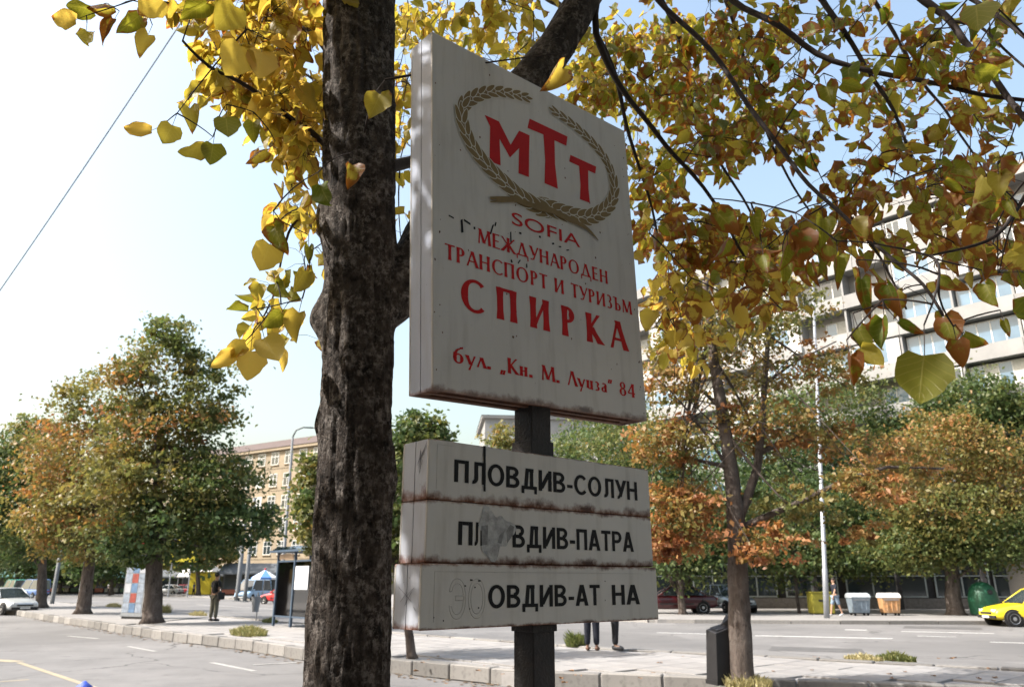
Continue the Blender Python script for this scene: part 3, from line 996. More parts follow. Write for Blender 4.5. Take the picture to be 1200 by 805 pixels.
# boughs seen against the sky on the right
src = Q(700, -20, 3.1)
limb([Q(702, -15, 3.1), Q(700, 40, 3.15), Q(737, 117, 3.2), Q(775, 167, 3.25), Q(812, 204, 3.3), Q(846, 250, 3.3), Q(872, 300, 3.3)], 0.018, 0.006)
limb([Q(740, -60, 3.0), Q(771, 0, 3.0), Q(833, 58, 2.9), Q(875, 121, 2.8), Q(927, 192, 2.7), Q(958, 229, 2.6), Q(1009, 273, 2.4), Q(1052, 311, 2.2), Q(1080, 335, 2.1), Q(1105, 370, 2.0)], 0.014, 0.004, wob=0.012)
limb([Q(1009, 273, 2.4), Q(1030, 300, 2.35), Q(1043, 325, 2.3), Q(1062, 362, 2.2)], 0.005, 0.003, wob=0.01)
limb([Q(820, -60, 3.2), Q(862, 0, 3.2), Q(917, 33, 3.1), Q(958, 62, 3.05), Q(1025, 85, 3.0), Q(1096, 100, 2.9), Q(1150, 110, 2.85), Q(1215, 117, 2.8)], 0.018, 0.008)
limb([Q(930, -60, 3.4), Q(962, 0, 3.4), Q(1000, 54, 3.35), Q(1025, 92, 3.3), Q(1046, 129, 3.25), Q(1070, 190, 3.2)], 0.02, 0.006)
limb([Q(1040, -50, 3.0), Q(1083, 0, 3.0), Q(1112, 25, 3.0), Q(1150, 75, 2.9), Q(1179, 110, 2.8), Q(1215, 160, 2.7)], 0.022, 0.01)
limb([Q(1112, 25, 3.0), Q(1150, 33, 2.9), Q(1175, 58, 2.8), Q(1210, 86, 2.7)], 0.008, 0.004)
limb([Q(1060, -40, 2.6), Q(1120, -10, 2.5), Q(1180, 30, 2.4), Q(1225, 70, 2.3)], 0.012, 0.005)
limb([Q(700, 40, 3.15), Q(720, 90, 3.4), Q(735, 150, 3.6), Q(760, 230, 3.8), Q(775, 310, 3.9)], 0.014, 0.005)
limb([Q(1225, 190, 2.0), Q(1195, 240, 1.95), Q(1165, 275, 1.9), Q(1130, 290, 1.9), Q(1090, 300, 1.9)], 0.007, 0.003, wob=0.01)
limb([Q(850, 0, 4.2), Q(880, 90, 4.3), Q(905, 170, 4.4), Q(960, 260, 4.5), Q(1010, 310, 4.6)], 0.014, 0.004)
limb([Q(760, -30, 4.4), Q(800, 60, 4.6), Q(820, 150, 4.8), Q(880, 250, 5.0), Q(905, 330, 5.0)], 0.02, 0.005)
limb([Q(1000, -40, 4.8), Q(1060, 60, 5.0), Q(1120, 150, 5.2), Q(1180, 240, 5.4)], 0.018, 0.005)
# boughs left of the trunk
limb([axis_at(3.15), Q(378, 168, 2.8), Q(343, 143, 2.8), Q(312, 118, 2.75), Q(278, 97, 2.7), Q(245, 80, 2.65), Q(214, 48, 2.6)], 0.016, 0.005, wob=0.012)
limb([axis_at(3.55), Q(368, 40, 2.9), Q(320, 25, 2.9), Q(268, 22, 2.85), Q(215, 8, 2.8), Q(170, -5, 2.7)], 0.014, 0.004)
limb([Q(320, 25, 2.9), Q(290, -15, 2.8), Q(240, -50, 2.7)], 0.01, 0.005)
limb([axis_at(2.75), Q(365, 262, 2.9), Q(345, 262, 2.95), Q(330, 300, 3.0), Q(318, 350, 3.0), Q(300, 392, 2.95)], 0.009, 0.003)
limb([axis_at(3.3), Q(375, 105, 3.3), Q(350, 95, 3.4), Q(330, 200, 3.5)], 0.012, 0.004)
limb([axis_at(3.2), (-0.4, 3.2, 3.55), (0.0, 3.9, 3.9), (0.5, 4.6, 4.4)], 0.03, 0.01)

# ---- leaves
def leaf_shape(seed, rich=True, flat=False):
    r0 = random.Random(seed)
    ts = [0.0, 0.05, 0.15, 0.28, 0.42, 0.57, 0.71, 0.84, 0.94, 1.0] if rich else [0.0, 0.1, 0.35, 0.65, 0.87, 1.0]
    wid = {t_: 0.455 * math.sin(math.pi * max(t_, 0.0005) ** 0.64) ** 0.72 if t_ < 1 else 0.0 for t_ in ts}
    wid_ = {0.0: 0.02, 0.06: 0.24, 0.1: 0.30, 0.2: 0.38, 0.35: 0.43, 0.38: 0.435, 0.56: 0.40, 0.65: 0.35, 0.74: 0.29, 0.87: 0.17, 0.88: 0.155, 1.0: 0.0}
    fold = r0.uniform(0.05, 0.75); curl = r0.uniform(-0.35, 1.1); tw = r0.uniform(-0.5, 0.5); wav = r0.uniform(0.04, 0.13); ph = r0.uniform(0, 6)
    if r0.random() < 0.5: fold = r0.uniform(0.75, 1.45)
    if flat: fold, curl, tw, wav = 0.16, r0.uniform(-.1, .25), 0.1, 0.02
    asym = r0.uniform(0.85, 1.1)
    cols = [-1, -0.5, 0, 0.5, 1] if rich else [-1, 0, 1]
    V, UV = [], []
    for i, t in enumerate(ts):
        for c in cols:
            w = wid[t] * (asym if c > 0 else 2 - asym)
            x = c * w
            y = t - (0.10 if (abs(c) == 1 and t in (0.05, 0.1)) else 0.05 if (abs(c) == 0.5 and t == 0.05) else 0)
            if abs(c) == 1 and 0 < t < 1: x *= 1 + r0.uniform(-0.07, 0.09)
            a = fold * abs(c)
            z = abs(x) * math.sin(a); x2 = x * math.cos(a * 0.8)
            z += -curl * t * t * 0.45 + wav * math.sin(ph + t * 9 + c * 2.2) * abs(c)
            ca, sa = math.cos(tw * t), math.sin(tw * t)
            V.append((x2 * ca - z * sa, y, x2 * sa + z * ca)); UV.append((c * 0.5 + 0.5, t))
    nc = len(cols); F = []
    for i in range(len(ts) - 1):
        for c in range(nc - 1):
            F.append((i * nc + c, i * nc + c + 1, (i + 1) * nc + c + 1, (i + 1) * nc + c))
    return np.array(V), UV, F


SH_R = [leaf_shape(s) for s in range(14)] + [leaf_shape(s, flat=True) for s in (31, 32, 33)]
SH_P = [leaf_shape(s, False) for s in range(14)] + [leaf_shape(s, False, flat=True) for s in (31, 32, 33)]


def make_leaf_mesh(shape, tint, brown):
    V, UV, F = shape
    me = bpy.data.meshes.new('leaf')
    me.from_pydata(V.tolist(), [], F); me.update()
    uv = me.uv_layers.new(name='UVMap')
    for l in me.loops: uv.data[l.index].uv = UV[l.vertex_index]
    at = me.attributes.new('tint', 'FLOAT_COLOR', 'POINT')
    at.data.foreach_set('color', np.tile(np.array([tint, brown, 0, 1], dtype=np.float32), len(V)))
    me.polygons.foreach_set('use_smooth', [True] * len(F))
    me.materials.append(M['linden'])
    return me


leaves = []     # (base, tip_dir, normal, size, shape, tint, brown)
twigs = MB()
camp = Vector((0, 0, EYE))


def add_leaf(base, tip, nrm, size, tint, brown, shape=None):
    tip = tip.normalized()
    nrm = (nrm - tip * nrm.dot(tip))
    if nrm.length < 1e-3: nrm = tip.orthogonal()
    leaves.append((base, tip, nrm.normalized(), size, random.randrange(14) if shape is None else shape, min(1, max(0, tint)), min(1, max(0, brown))))


def rnd_dir(down=0.8):
    a = random.uniform(0, 2 * math.pi)
    return Vector((math.cos(a), math.sin(a), 0)) * random.uniform(0.2, 1.0) + Vector((0, 0, -down * random.uniform(0.4, 1.5)))


_sk = None


def grow_to(c, r_end=0.0018, reach=None):
    """a twig from the nearest bough to the point c; returns its outer points"""
    global _sk
    c = Vector(c)
    P_ = _sk[:_n[0]]
    d = np.linalg.norm(P_ - np.array(c), axis=1)
    i = int(np.argmin(d))
    s = Vector(P_[i])
    L = (c - s).length
    if L < 0.02: return [s, c]
    mid = (s + c) / 2 + Vector((random.uniform(-.12, .12), random.uniform(-.12, .12), random.uniform(0.0, .14))) * L
    k = max(4, int(L / 0.09))
    pts = [s * (1 - t) ** 2 + mid * 2 * t * (1 - t) + c * t * t for t in [j / k for j in range(k + 1)]]
    ra = min(0.008, 0.0022 + L * 0.0045)
    twigs.tube(pts, [ra + (r_end - ra) * j / k for j in range(k + 1)], 5, cap=False)
    m_ = len(pts)
    if _n[0] + m_ < len(_sk):
        _sk[_n[0]:_n[0] + m_] = np.array([tuple(p) for p in pts]); _n[0] += m_
    return pts


_sk = np.zeros((60000, 3)); _n = [len(skel)]
_sk[:len(skel)] = np.array([tuple(p) for p, r in skel])


def cluster(c, n, tint, brown, size=0.085, spread=0.13, down=0.8):
    pts = grow_to(c)
    for j in range(n):
        t = random.uniform(0.35, 1.0)
        p = pts[min(len(pts) - 1, int(t * (len(pts) - 1) + 0.5))]
        if (p - Vector(c)).length > spread * 3: p = Vector(c)
        a = Vector((random.gauss(0, 1), random.gauss(0, 1), random.gauss(-0.2, 0.6))).normalized() * random.uniform(0.3, 1.0) * spread
        b = p + a
        if n < 9 or random.random() < 0.25: twigs.tube([p, p.lerp(b, 0.5) + Vector((0, 0, 0.012)), b], [0.0013, 0.001, 0.0008], 3, cap=False)
        tip = rnd_dir(down) + a.normalized() * 0.5
        nr = Vector((random.gauss(0, 1), random.gauss(-0.35, 1), random.gauss(0.3, 0.8)))
        add_leaf(b, tip, nr, size * random.uniform(0.6, 1.2), tint + random.uniform(-.22, .22), brown + random.uniform(-.35, .35))


# (px, py, rx, ry, clusters, Ymin, Ymax, tint, brown, leaves per cluster)
REG = [
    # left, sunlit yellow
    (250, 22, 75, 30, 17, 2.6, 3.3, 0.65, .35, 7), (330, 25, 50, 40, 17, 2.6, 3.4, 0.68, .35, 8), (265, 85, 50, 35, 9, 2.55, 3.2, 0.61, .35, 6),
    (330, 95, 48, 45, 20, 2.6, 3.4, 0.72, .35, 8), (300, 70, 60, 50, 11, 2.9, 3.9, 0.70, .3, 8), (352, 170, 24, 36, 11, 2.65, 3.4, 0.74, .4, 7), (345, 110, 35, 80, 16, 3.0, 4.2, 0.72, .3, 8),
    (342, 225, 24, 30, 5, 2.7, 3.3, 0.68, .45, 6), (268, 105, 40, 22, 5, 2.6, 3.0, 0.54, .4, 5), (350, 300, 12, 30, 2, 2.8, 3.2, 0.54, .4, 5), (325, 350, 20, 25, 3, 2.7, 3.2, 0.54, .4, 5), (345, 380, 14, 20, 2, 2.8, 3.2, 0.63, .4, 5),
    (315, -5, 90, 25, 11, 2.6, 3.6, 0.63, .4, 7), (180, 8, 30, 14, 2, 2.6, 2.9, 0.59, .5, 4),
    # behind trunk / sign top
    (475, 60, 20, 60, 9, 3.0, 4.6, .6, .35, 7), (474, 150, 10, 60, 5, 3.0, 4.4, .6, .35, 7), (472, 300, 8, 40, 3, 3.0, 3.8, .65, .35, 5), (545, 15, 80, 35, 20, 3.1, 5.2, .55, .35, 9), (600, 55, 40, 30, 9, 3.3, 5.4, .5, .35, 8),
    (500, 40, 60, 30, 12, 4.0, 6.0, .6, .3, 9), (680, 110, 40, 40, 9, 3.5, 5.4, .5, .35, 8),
    # right, browning leaves, tint lowered to paint in the shade
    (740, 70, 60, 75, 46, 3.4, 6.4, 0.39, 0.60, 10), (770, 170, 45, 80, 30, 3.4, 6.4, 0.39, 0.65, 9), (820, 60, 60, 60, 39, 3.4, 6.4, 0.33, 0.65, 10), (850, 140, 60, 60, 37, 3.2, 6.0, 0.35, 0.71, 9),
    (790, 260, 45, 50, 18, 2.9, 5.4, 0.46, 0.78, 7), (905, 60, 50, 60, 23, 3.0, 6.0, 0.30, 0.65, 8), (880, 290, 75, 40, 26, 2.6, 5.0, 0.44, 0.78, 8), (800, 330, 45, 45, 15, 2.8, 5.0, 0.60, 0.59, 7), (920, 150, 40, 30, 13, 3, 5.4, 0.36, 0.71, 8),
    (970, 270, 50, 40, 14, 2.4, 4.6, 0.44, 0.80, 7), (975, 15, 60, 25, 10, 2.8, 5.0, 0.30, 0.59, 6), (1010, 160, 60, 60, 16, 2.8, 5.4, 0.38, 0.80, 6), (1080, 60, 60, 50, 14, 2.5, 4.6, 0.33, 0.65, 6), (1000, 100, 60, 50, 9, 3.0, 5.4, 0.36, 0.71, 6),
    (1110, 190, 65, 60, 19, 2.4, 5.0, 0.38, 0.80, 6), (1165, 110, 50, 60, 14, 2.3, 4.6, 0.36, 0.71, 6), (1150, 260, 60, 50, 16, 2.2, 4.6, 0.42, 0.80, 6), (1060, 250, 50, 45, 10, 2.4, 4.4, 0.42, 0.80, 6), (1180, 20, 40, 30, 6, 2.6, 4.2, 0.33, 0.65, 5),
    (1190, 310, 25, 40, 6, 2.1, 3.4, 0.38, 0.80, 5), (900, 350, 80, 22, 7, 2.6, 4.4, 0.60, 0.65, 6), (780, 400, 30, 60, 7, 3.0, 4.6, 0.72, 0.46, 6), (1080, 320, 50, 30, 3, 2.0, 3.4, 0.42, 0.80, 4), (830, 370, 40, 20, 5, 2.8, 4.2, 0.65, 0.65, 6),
]
for px, py, rx, ry, nc, y0, y1, ti, br, nl in REG:
    for _ in range(nc):
        while True:
            a, b = random.uniform(-1, 1), random.uniform(-1, 1)
            if a * a + b * b < 1: break
        cluster(Q(px + a * rx, py + b * ry, random.uniform(y0, y1)), nl, ti, br)
# unseen rest of the crown, then clusters added to shade leaves and sign
cnt = 0
while cnt < 520:
    c = Vector((random.uniform(-3.6, 4.2), random.uniform(-1.2, 5.8), random.uniform(4.0, 7.6)))
    if c.z - EYE < 0.93 * c.y + 0.35 and abs(c.x) < 0.86 * c.y + 0.3: continue
    if c.x < -1.1 and c.y > 2.05: continue  # opening kept so sun reaches the left leaves
    if (c - Vector((0, 2.2, 4.0))).length > 5.0: continue
    cluster(c, 12, .45, .4, 0.09, 0.24); cnt += 1
cnt = 0
while cnt < 340:  # added clusters, set sunward of the right leaves to shade them
    p = Q(random.uniform(700, 1200), random.uniform(0, 360), random.uniform(2.4, 5.0))
    c = p + to_sun * random.uniform(1.2, 5.0)
    if c.z - EYE < 0.93 * c.y + 0.35 or c.z > 8.2 or c.x < -2.6: continue
    cluster(c, 12, .45, .4, 0.09, 0.24); cnt += 1
cnt = 0
while cnt < 420:  # added low clusters behind the camera to darken the sign
    c = Vector((random.uniform(-1.6, 4.2), random.uniform(-3.6, 0.1), random.uniform(2.5, 5.2)))
    if (c - Vector((0.2, 1.6, 3.8))).length > 5.2: continue
    cluster(c, 12, .4, .4, 0.10, 0.26); cnt += 1
cnt = 0
while cnt < 150:  # added clusters left of view to keep sun off the sign's side
    c = Vector((random.uniform(-3.2, -2.0), random.uniform(1.25, 2.0), random.uniform(3.2, 5.9)))
    cluster(c, 12, .5, .4, 0.09, 0.2); cnt += 1


def hero(px, py, size_px, ang, Y, tint, brown, face=0.85, twist=0.0):
    """leaf whose blade centre shows at (px,py); ang: tip direction, degrees clockwise from straight down"""
    s = size_px * 0.92 * pxm(px, py, Y)
    tip = Vector((-math.sin(R(ang)), -0.25 + twist, -math.cos(R(ang)))).normalized()
    c = Q(px, py, Y)
    view = (camp - c).normalized()
    nr = view * face + Vector((random.uniform(-1, 1), 0, random.uniform(-1, 1))) * (1 - face)
    b = c - tip * s * 0.5
    stem = b - tip * s * 0.35 + Vector((0, 0, s * 0.25))
    pts = grow_to(stem)
    twigs.tube([pts[-1], pts[-1].lerp(b, 0.6), b], [0.0013, 0.0011, 0.001], 4, cap=False)
    add_leaf(b, tip, nr, s, tint, brown, random.choice((14, 15, 16)) if face >= .85 else None)


HERO = [(1080, 445, 78, 22, 1.5, .24, .12, 1.0), (1012, 346, 50, 5, 1.7, .2, .85, .6), (1046, 350, 46, 0, 1.75, .15, .9, .5), (1036, 393, 50, 15, 1.6, .15, .7, .55), (1068, 385, 34, -50, 1.7, .2, .8, .5),
        (1000, 432, 38, 0, 1.65, .4, .8, .6), (1022, 418, 36, -40, 1.65, .55, .5, .6), (1012, 398, 36, -10, 1.7, .35, .7, .6), (1112, 386, 40, 0, 1.7, .3, .85, .7), (1124, 412, 34, 5, 1.65, .3, .85, .7), (1144, 398, 30, -50, 1.7, .3, .6, .6),
        (1180, 386, 26, 0, 1.7, .25, .7, .6), (1112, 332, 26, -35, 1.8, .25, .85, .6), (1160, 345, 34, 0, 1.8, .4, .7, .7), (983, 315, 40, 10, 2.0, .4, .6, .7), (940, 285, 44, 0, 2.1, .2, .9, .6), (922, 300, 36, 15, 2.1, .3, .85, .6),
        (965, 270, 40, 10, 2.1, .35, .5, .8), (853, 262, 42, -30, 2.2, .3, .8, .7), (885, 265, 34, 0, 2.2, .35, .6, .8), (897, 310, 32, 0, 2.3, .3, .85, .7), (920, 318, 32, 5, 2.2, .35, .7, .8), (972, 112, 36, 0, 2.4, .3, .7, .8), (1000, 102, 30, -60, 2.4, .35, .6, .8),
        (1145, 20, 50, 15, 2.0, .3, .4, .9), (1158, 84, 30, -80, 2.2, .3, .5, .7), (1185, 200, 40, 50, 1.9, .25, .9, .6), (1170, 215, 34, 20, 1.9, .6, .3, .4), (1185, 245, 28, 0, 1.9, .3, .6, .7), (995, 90, 34, 10, 2.6, .2, .4, .8),
        # left of the trunk
        (274, 70, 52, 10, 2.35, .8, .15, .95), (305, 75, 46, -5, 2.4, .85, .3, .9), (265, 20, 46, 20, 2.4, .6, .2, .9), (228, 12, 40, 40, 2.45, .3, .2, .8), (175, 8, 40, 30, 2.4, .8, .3, .9), (196, 158, 34, 10, 2.4, .5, .25, .95), (160, 152, 36, 85, 2.4, .85, .35, .5),
        (225, 176, 32, 55, 2.4, .55, .4, .6), (248, 180, 34, -5, 2.4, .3, .2, .95), (266, 150, 38, -15, 2.4, .4, .3, .9), (224, 138, 38, -20, 2.45, .6, .5, .8), (296, 152, 28, -10, 2.5, .3, .2, .8), (300, 185, 34, 45, 2.5, .5, .9, .6),
        (74, 22, 30, 85, 2.35, .85, .4, .6), (92, 10, 34, 80, 2.4, .35, .3, .4), (118, 8, 32, 80, 2.4, .5, .9, .4), (102, 44, 26, -20, 2.4, .45, .3, .8), (124, 34, 32, 20, 2.4, .5, 1.0, .6), (152, 28, 36, 25, 2.4, .4, .6, .6), (168, 50, 30, 10, 2.4, .75, .3, .8),
        (292, 428, 42, -5, 2.45, .85, .15, .9), (318, 410, 44, -35, 2.4, .8, .15, .9), (262, 422, 34, 50, 2.45, .9, .2, .8), (275, 410, 30, 60, 2.45, .7, .3, .6), (278, 365, 26, 85, 2.5, .3, .5, .3), (345, 380, 36, 10, 2.5, .7, .4, .8), (310, 302, 44, 10, 2.5, .8, .1, .9),
        (325, 278, 40, -20, 2.5, .3, .7, .6), (350, 330, 36, 20, 2.5, .5, .3, .8), (330, 340, 30, -40, 2.55, .4, .4, .7), (320, 375, 28, 40, 2.5, .4, .4, .7), (362, 300, 30, -10, 2.6, .4, .5, .7),
        # in front of the trunk, the first toned down as painted shade, and the one caught on the sign's top edge
        (440, 122, 40, 15, 2.25, .45, .5, .6), (380, 228, 36, -25, 2.3, .2, .4, .8), (412, 205, 34, -5, 2.35, .5, .8, .7), (651, 92, 46, 25, 2.28, .65, .75, .4)]
for h in HERO: hero(*h)

# sort out which leaves show largest in the picture
scored = []
for i, L in enumerate(leaves):
    c = L[0] + L[1] * L[3] * 0.5
    d = c - camp
    yc = d.y * _cp + d.z * _sp; zc = -d.y * _sp + d.z * _cp
    ok = yc > 0.3 and abs(d.x / yc) < 0.66 and abs(zc / yc) < 0.44
    facing = abs(L[2].dot(d.normalized())) * 0.7 + 0.3
    scored.append((L[3] / yc * facing * (1.0 if i < len(leaves) - len(HERO) else 5.0) if ok else -1, i))
scored.sort(reverse=True)
single = set(i for s, i in scored[:300] if s > 0)
variants = {}
for i in sorted(single):
    b, tip, nr, size, sh, ti, br = leaves[i]
    key = (sh, int(ti * 4.99), int(br * 3.99))
    if key not in variants: variants[key] = make_leaf_mesh(SH_R[sh], (key[1] + 0.5) / 5, (key[2] + 0.5) / 4)
    o = bpy.data.objects.new('leaf', variants[key])
    col.objects.link(o); o.parent = linden
    x = tip.cross(nr)
    mt = Matrix(((x.x, tip.x, nr.x, 0), (x.y, tip.y, nr.y, 0), (x.z, tip.z, nr.z, 0), (0, 0, 0, 1)))
    o.matrix_basis = Matrix.Translation(b - LB) @ mt @ Matrix.Scale(size, 4)
VV, FF, UU, TT = [], [], [], []
off = 0
for i, (b, tip, nr, size, sh, ti, br) in enumerate(leaves):
    if i in single: continue
    V, UV, F = SH_P[sh]
    x = tip.cross(nr)
    m3 = np.array([[x.x, tip.x, nr.x], [x.y, tip.y, nr.y], [x.z, tip.z, nr.z]]) * size
    VV.append(V @ m3.T + np.array(b - LB)); FF.append(np.array(F) + off); off += len(V)
    UU.append(np.array(UV)); TT.append(np.tile([ti, br, 0, 1], (len(V), 1)))
VV = np.concatenate(VV); FF = np.concatenate(FF); UU = np.concatenate(UU); TT = np.concatenate(TT)
me = bpy.data.meshes.new('foliage')
me.from_pydata(VV.tolist(), [], FF.tolist()); me.update()
uv = me.uv_layers.new(name='UVMap')
uv.data.foreach_set('uv', UU[FF.reshape(-1)].reshape(-1).astype(np.float32))
at = me.attributes.new('tint', 'FLOAT_COLOR', 'POINT')
at.data.foreach_set('color', TT.reshape(-1).astype(np.float32))
me.materials.append(M['linden'])
tag(link('foliage', me, linden), kind='stuff')
twigs.build('twigs', M['twig'], linden, off=LB, kind='stuff')
# ------------------------------------------------------------------ the sign
def box_frame(yaw, tilt, loc):
    ex = Vector((math.cos(yaw), math.sin(yaw), 0)); n_ = Vector((-math.sin(yaw), math.cos(yaw), 0)); ez = Vector((0, 0, 1))
    a, b = math.cos(tilt), math.sin(tilt)
    e1 = ex * a + ez * b; e3 = ez * a - ex * b
    return Matrix(((e1.x, n_.x, e3.x, loc[0]), (e1.y, n_.y, e3.y, loc[1]), (e1.z, n_.z, e3.z, loc[2]), (0, 0, 0, 1)))


RED = mat('sign_red_film', (0.46, 0.012, 0.012), 0.6, var=0.12, scale=12, bmp=0.05, spec=0.12)
OLIVE = mat('wreath_olive_print', (0.20, 0.135, 0.055), 0.6, var=0.15, scale=20, bmp=0.05, spec=0.15)
BLACK = mat('sign_black_letters', (0.009, 0.009, 0.009), 0.6, var=0.2, scale=20, bmp=0.08, spec=0.15)
RUST = mat('rusty_steel', (0.13, 0.055, 0.028), 0.85, var=0.5, scale=14, bmp=0.5, dirt=(0.03, 0.015, 0.01))
POSTM = mat('blackened_steel_post', (0.022, 0.018, 0.016), 0.6, var=0.5, scale=10, bmp=0.5, dirt=(0.05, 0.028, 0.02))
WHITEC = (0.57, 0.535, 0.49)


def sign_box(name, label, cat, M4, w, d, h, seamy, mface, mside, open_bottom=True, grp=None):
    root = bpy.data.objects.new(name, None); col.objects.link(root)
    root.matrix_world = M4
    tag(root, label, cat, grp)
    t = 0.009
    MB().box(0, w, 0, t, 0, h).build('front_panel', mface, root, bevel=0.004)
    for nm, y0, y1 in (('front_shell', t, seamy - 0.0018), ('rear_shell', seamy + 0.0018, d - t)):
        s = MB()
        s.box(0.0012, t, y0, y1, 0.001, h - 0.001).box(w - t, w - 0.0012, y0, y1, 0.001, h - 0.001).box(t, w - t, y0, y1, h - t, h - 0.0012)
        s.build(nm, mside, root)
    MB().box(0, w, d - t, d, 0, h).build('rear_panel', mface, root, bevel=0.004)
    # dark seam packing behind the joint
    s = MB().box(0.004, w - 0.004, seamy - 0.0017, seamy + 0.0017, 0.016, h - 0.004)
    s.build('seam_strip', RUST, root)
    if open_bottom:
        b = MB()
        for y0, y1 in ((t, 0.026), (seamy - 0.010, seamy + 0.010), (d - 0.026, d - t)):
            b.box(t, w - t, y0, y1, 0.002, 0.014)
        b.box(t, 0.055, 0.026, d - 0.026, 0.004, 0.012).box(w - 0.055, w - t, 0.026, d - 0.026, 0.004, 0.012)
        b.build('bottom_rail', RUST, root)
        MB().box(0.055, w - 0.055, 0.026, d - 0.026, 0.0125, 0.0155).build('bottom_plate', mat('weathered_board', (0.11, 0.05, 0.028), 0.8, var=0.5, scale=20, bmp=0.4), root)
    return root


Wb, Hb, Db = 0.9983, 1.2391, 0.126
mface = sign_paint('upper_sign_face', WHITEC, height=Hb, rust_low=0.02, rust_top=0.0, amount=0.8)
mside = sign_paint('upper_sign_side', (0.42, 0.45, 0.53), height=Hb, rust_low=0.012, amount=0.9)  # bluish tint paints skylight onto the white sides
big = sign_box('stop_sign', 'large white stop sign with red Cyrillic lettering and olive wreath, on the black post', 'sign',
               box_frame(0.7256, 0.0395, (-0.2341, 2.2, EYE + 0.545)), Wb, Db, Hb, 0.063, mface, mside)


def flat(polys, y=-0.0008, dy=-0.00004):
    """flat shapes (x,z outlines) laid on the sign's face"""
    mb = MB()
    for i, p in enumerate(polys):
        a = sum(p[k][0] * p[(k + 1) % len(p)][1] - p[(k + 1) % len(p)][0] * p[k][1] for k in range(len(p)))
        if a < 0: p = p[::-1]
        mb.add([(q[0], y + dy * (i % 7), q[1]) for q in p], [tuple(range(len(p)))])
    return mb


flat([[(0.2244, 1.0060), (0.29, 1.0059), (0.3431, 0.9322), (0.3869, 1.0056), (0.4387, 1.0058), (0.4330, 0.935), (0.427, 0.8325), (0.3761, 0.8310), (0.3838, 0.9337), (0.3379, 0.8799), (0.2909, 0.9369), (0.2925, 0.8327), (0.2419, 0.8324), (0.2485, 0.9699)]]).build('logo_letter', RED, big)
flat([[(0.4421, 1.0770), (0.642, 1.0774), (0.6328, 1.0335), (0.5691, 1.0339), (0.5655, 0.93), (0.574, 0.8326), (0.505, 0.834), (0.5135, 0.93), (0.5108, 1.0365), (0.4299, 1.0330)]]).build('logo_letter', RED, big)
flat([[(0.6526, 1.0023), (0.7995, 1.002), (0.7913, 0.9684), (0.7501, 0.9686), (0.7455, 0.89), (0.7486, 0.8284), (0.6923, 0.8270), (0.7005, 0.89), (0.6987, 0.9700), (0.6442, 0.9707)]]).build('logo_letter', RED, big)


def spline(pts, n):
    pts = [Vector((p[0], p[1], 0)) for p in pts]
    out = []
    for i in range(len(pts) - 1):
        p0 = pts[max(0, i - 1)]; p1 = pts[i]; p2 = pts[i + 1]; p3 = pts[min(len(pts) - 1, i + 2)]
        for j in range(12):
            t = j / 12
            out.append(0.5 * ((2 * p1) + (p2 - p0) * t + (2 * p0 - 5 * p1 + 4 * p2 - p3) * t * t + (3 * p1 - p0 - 3 * p2 + p3) * t ** 3))
    out.append(pts[-1])
    L = [0]
    for a, b in zip(out[:-1], out[1:]): L.append(L[-1] + (b - a).length)
    res = []
    for k in range(n):
        s = L[-1] * k / (n - 1)
        i = max(0, min(len(L) - 2, next((q for q in range(len(L) - 1) if L[q + 1] >= s), len(L) - 2)))
        t = (s - L[i]) / max(1e-9, L[i + 1] - L[i])
        p = out[i].lerp(out[i + 1], t); res.append((p, (out[i + 1] - out[i]).normalized(), s / L[-1]))
    return res


def wreath_leaf(c, ang, L, w):
    pts = []
    for k in range(12):
        th = 2 * math.pi * k / 12
        x = math.cos(th) * L / 2; y = math.sin(th) * w / 2 * (1 - 0.25 * math.cos(th))
        pts.append((c[0] + x * math.cos(ang) - y * math.sin(ang), c[1] + x * math.sin(ang) + y * math.cos(ang)))
    return pts


def wreath_branch(pts, n, w0, w1, stem):
    """pts run from the tied base to the leaf tip"""
    polys, edges = [], []
    for k, (p, t, s) in enumerate(spline(pts, n)):
        nn = Vector((-t.y, t.x, 0)); a = math.atan2(t.y, t.x)
        sz = (w0 * (1 - s) + w1 * s)
        for sd, ao, oo in ((0, 0, 0), (1, 0.30, 0.42), (-1, -0.30, -0.42)):
            c = p + nn * sz * oo + t * (sz * (0.55 if sd == 0 else 0.0))
            polys.append(wreath_leaf(c, a + ao, sz * 1.65, sz * 0.52))
            edges.append(wreath_leaf(c, a + ao, sz * 1.65 + 0.006, sz * 0.52 + 0.006))
    return polys, edges


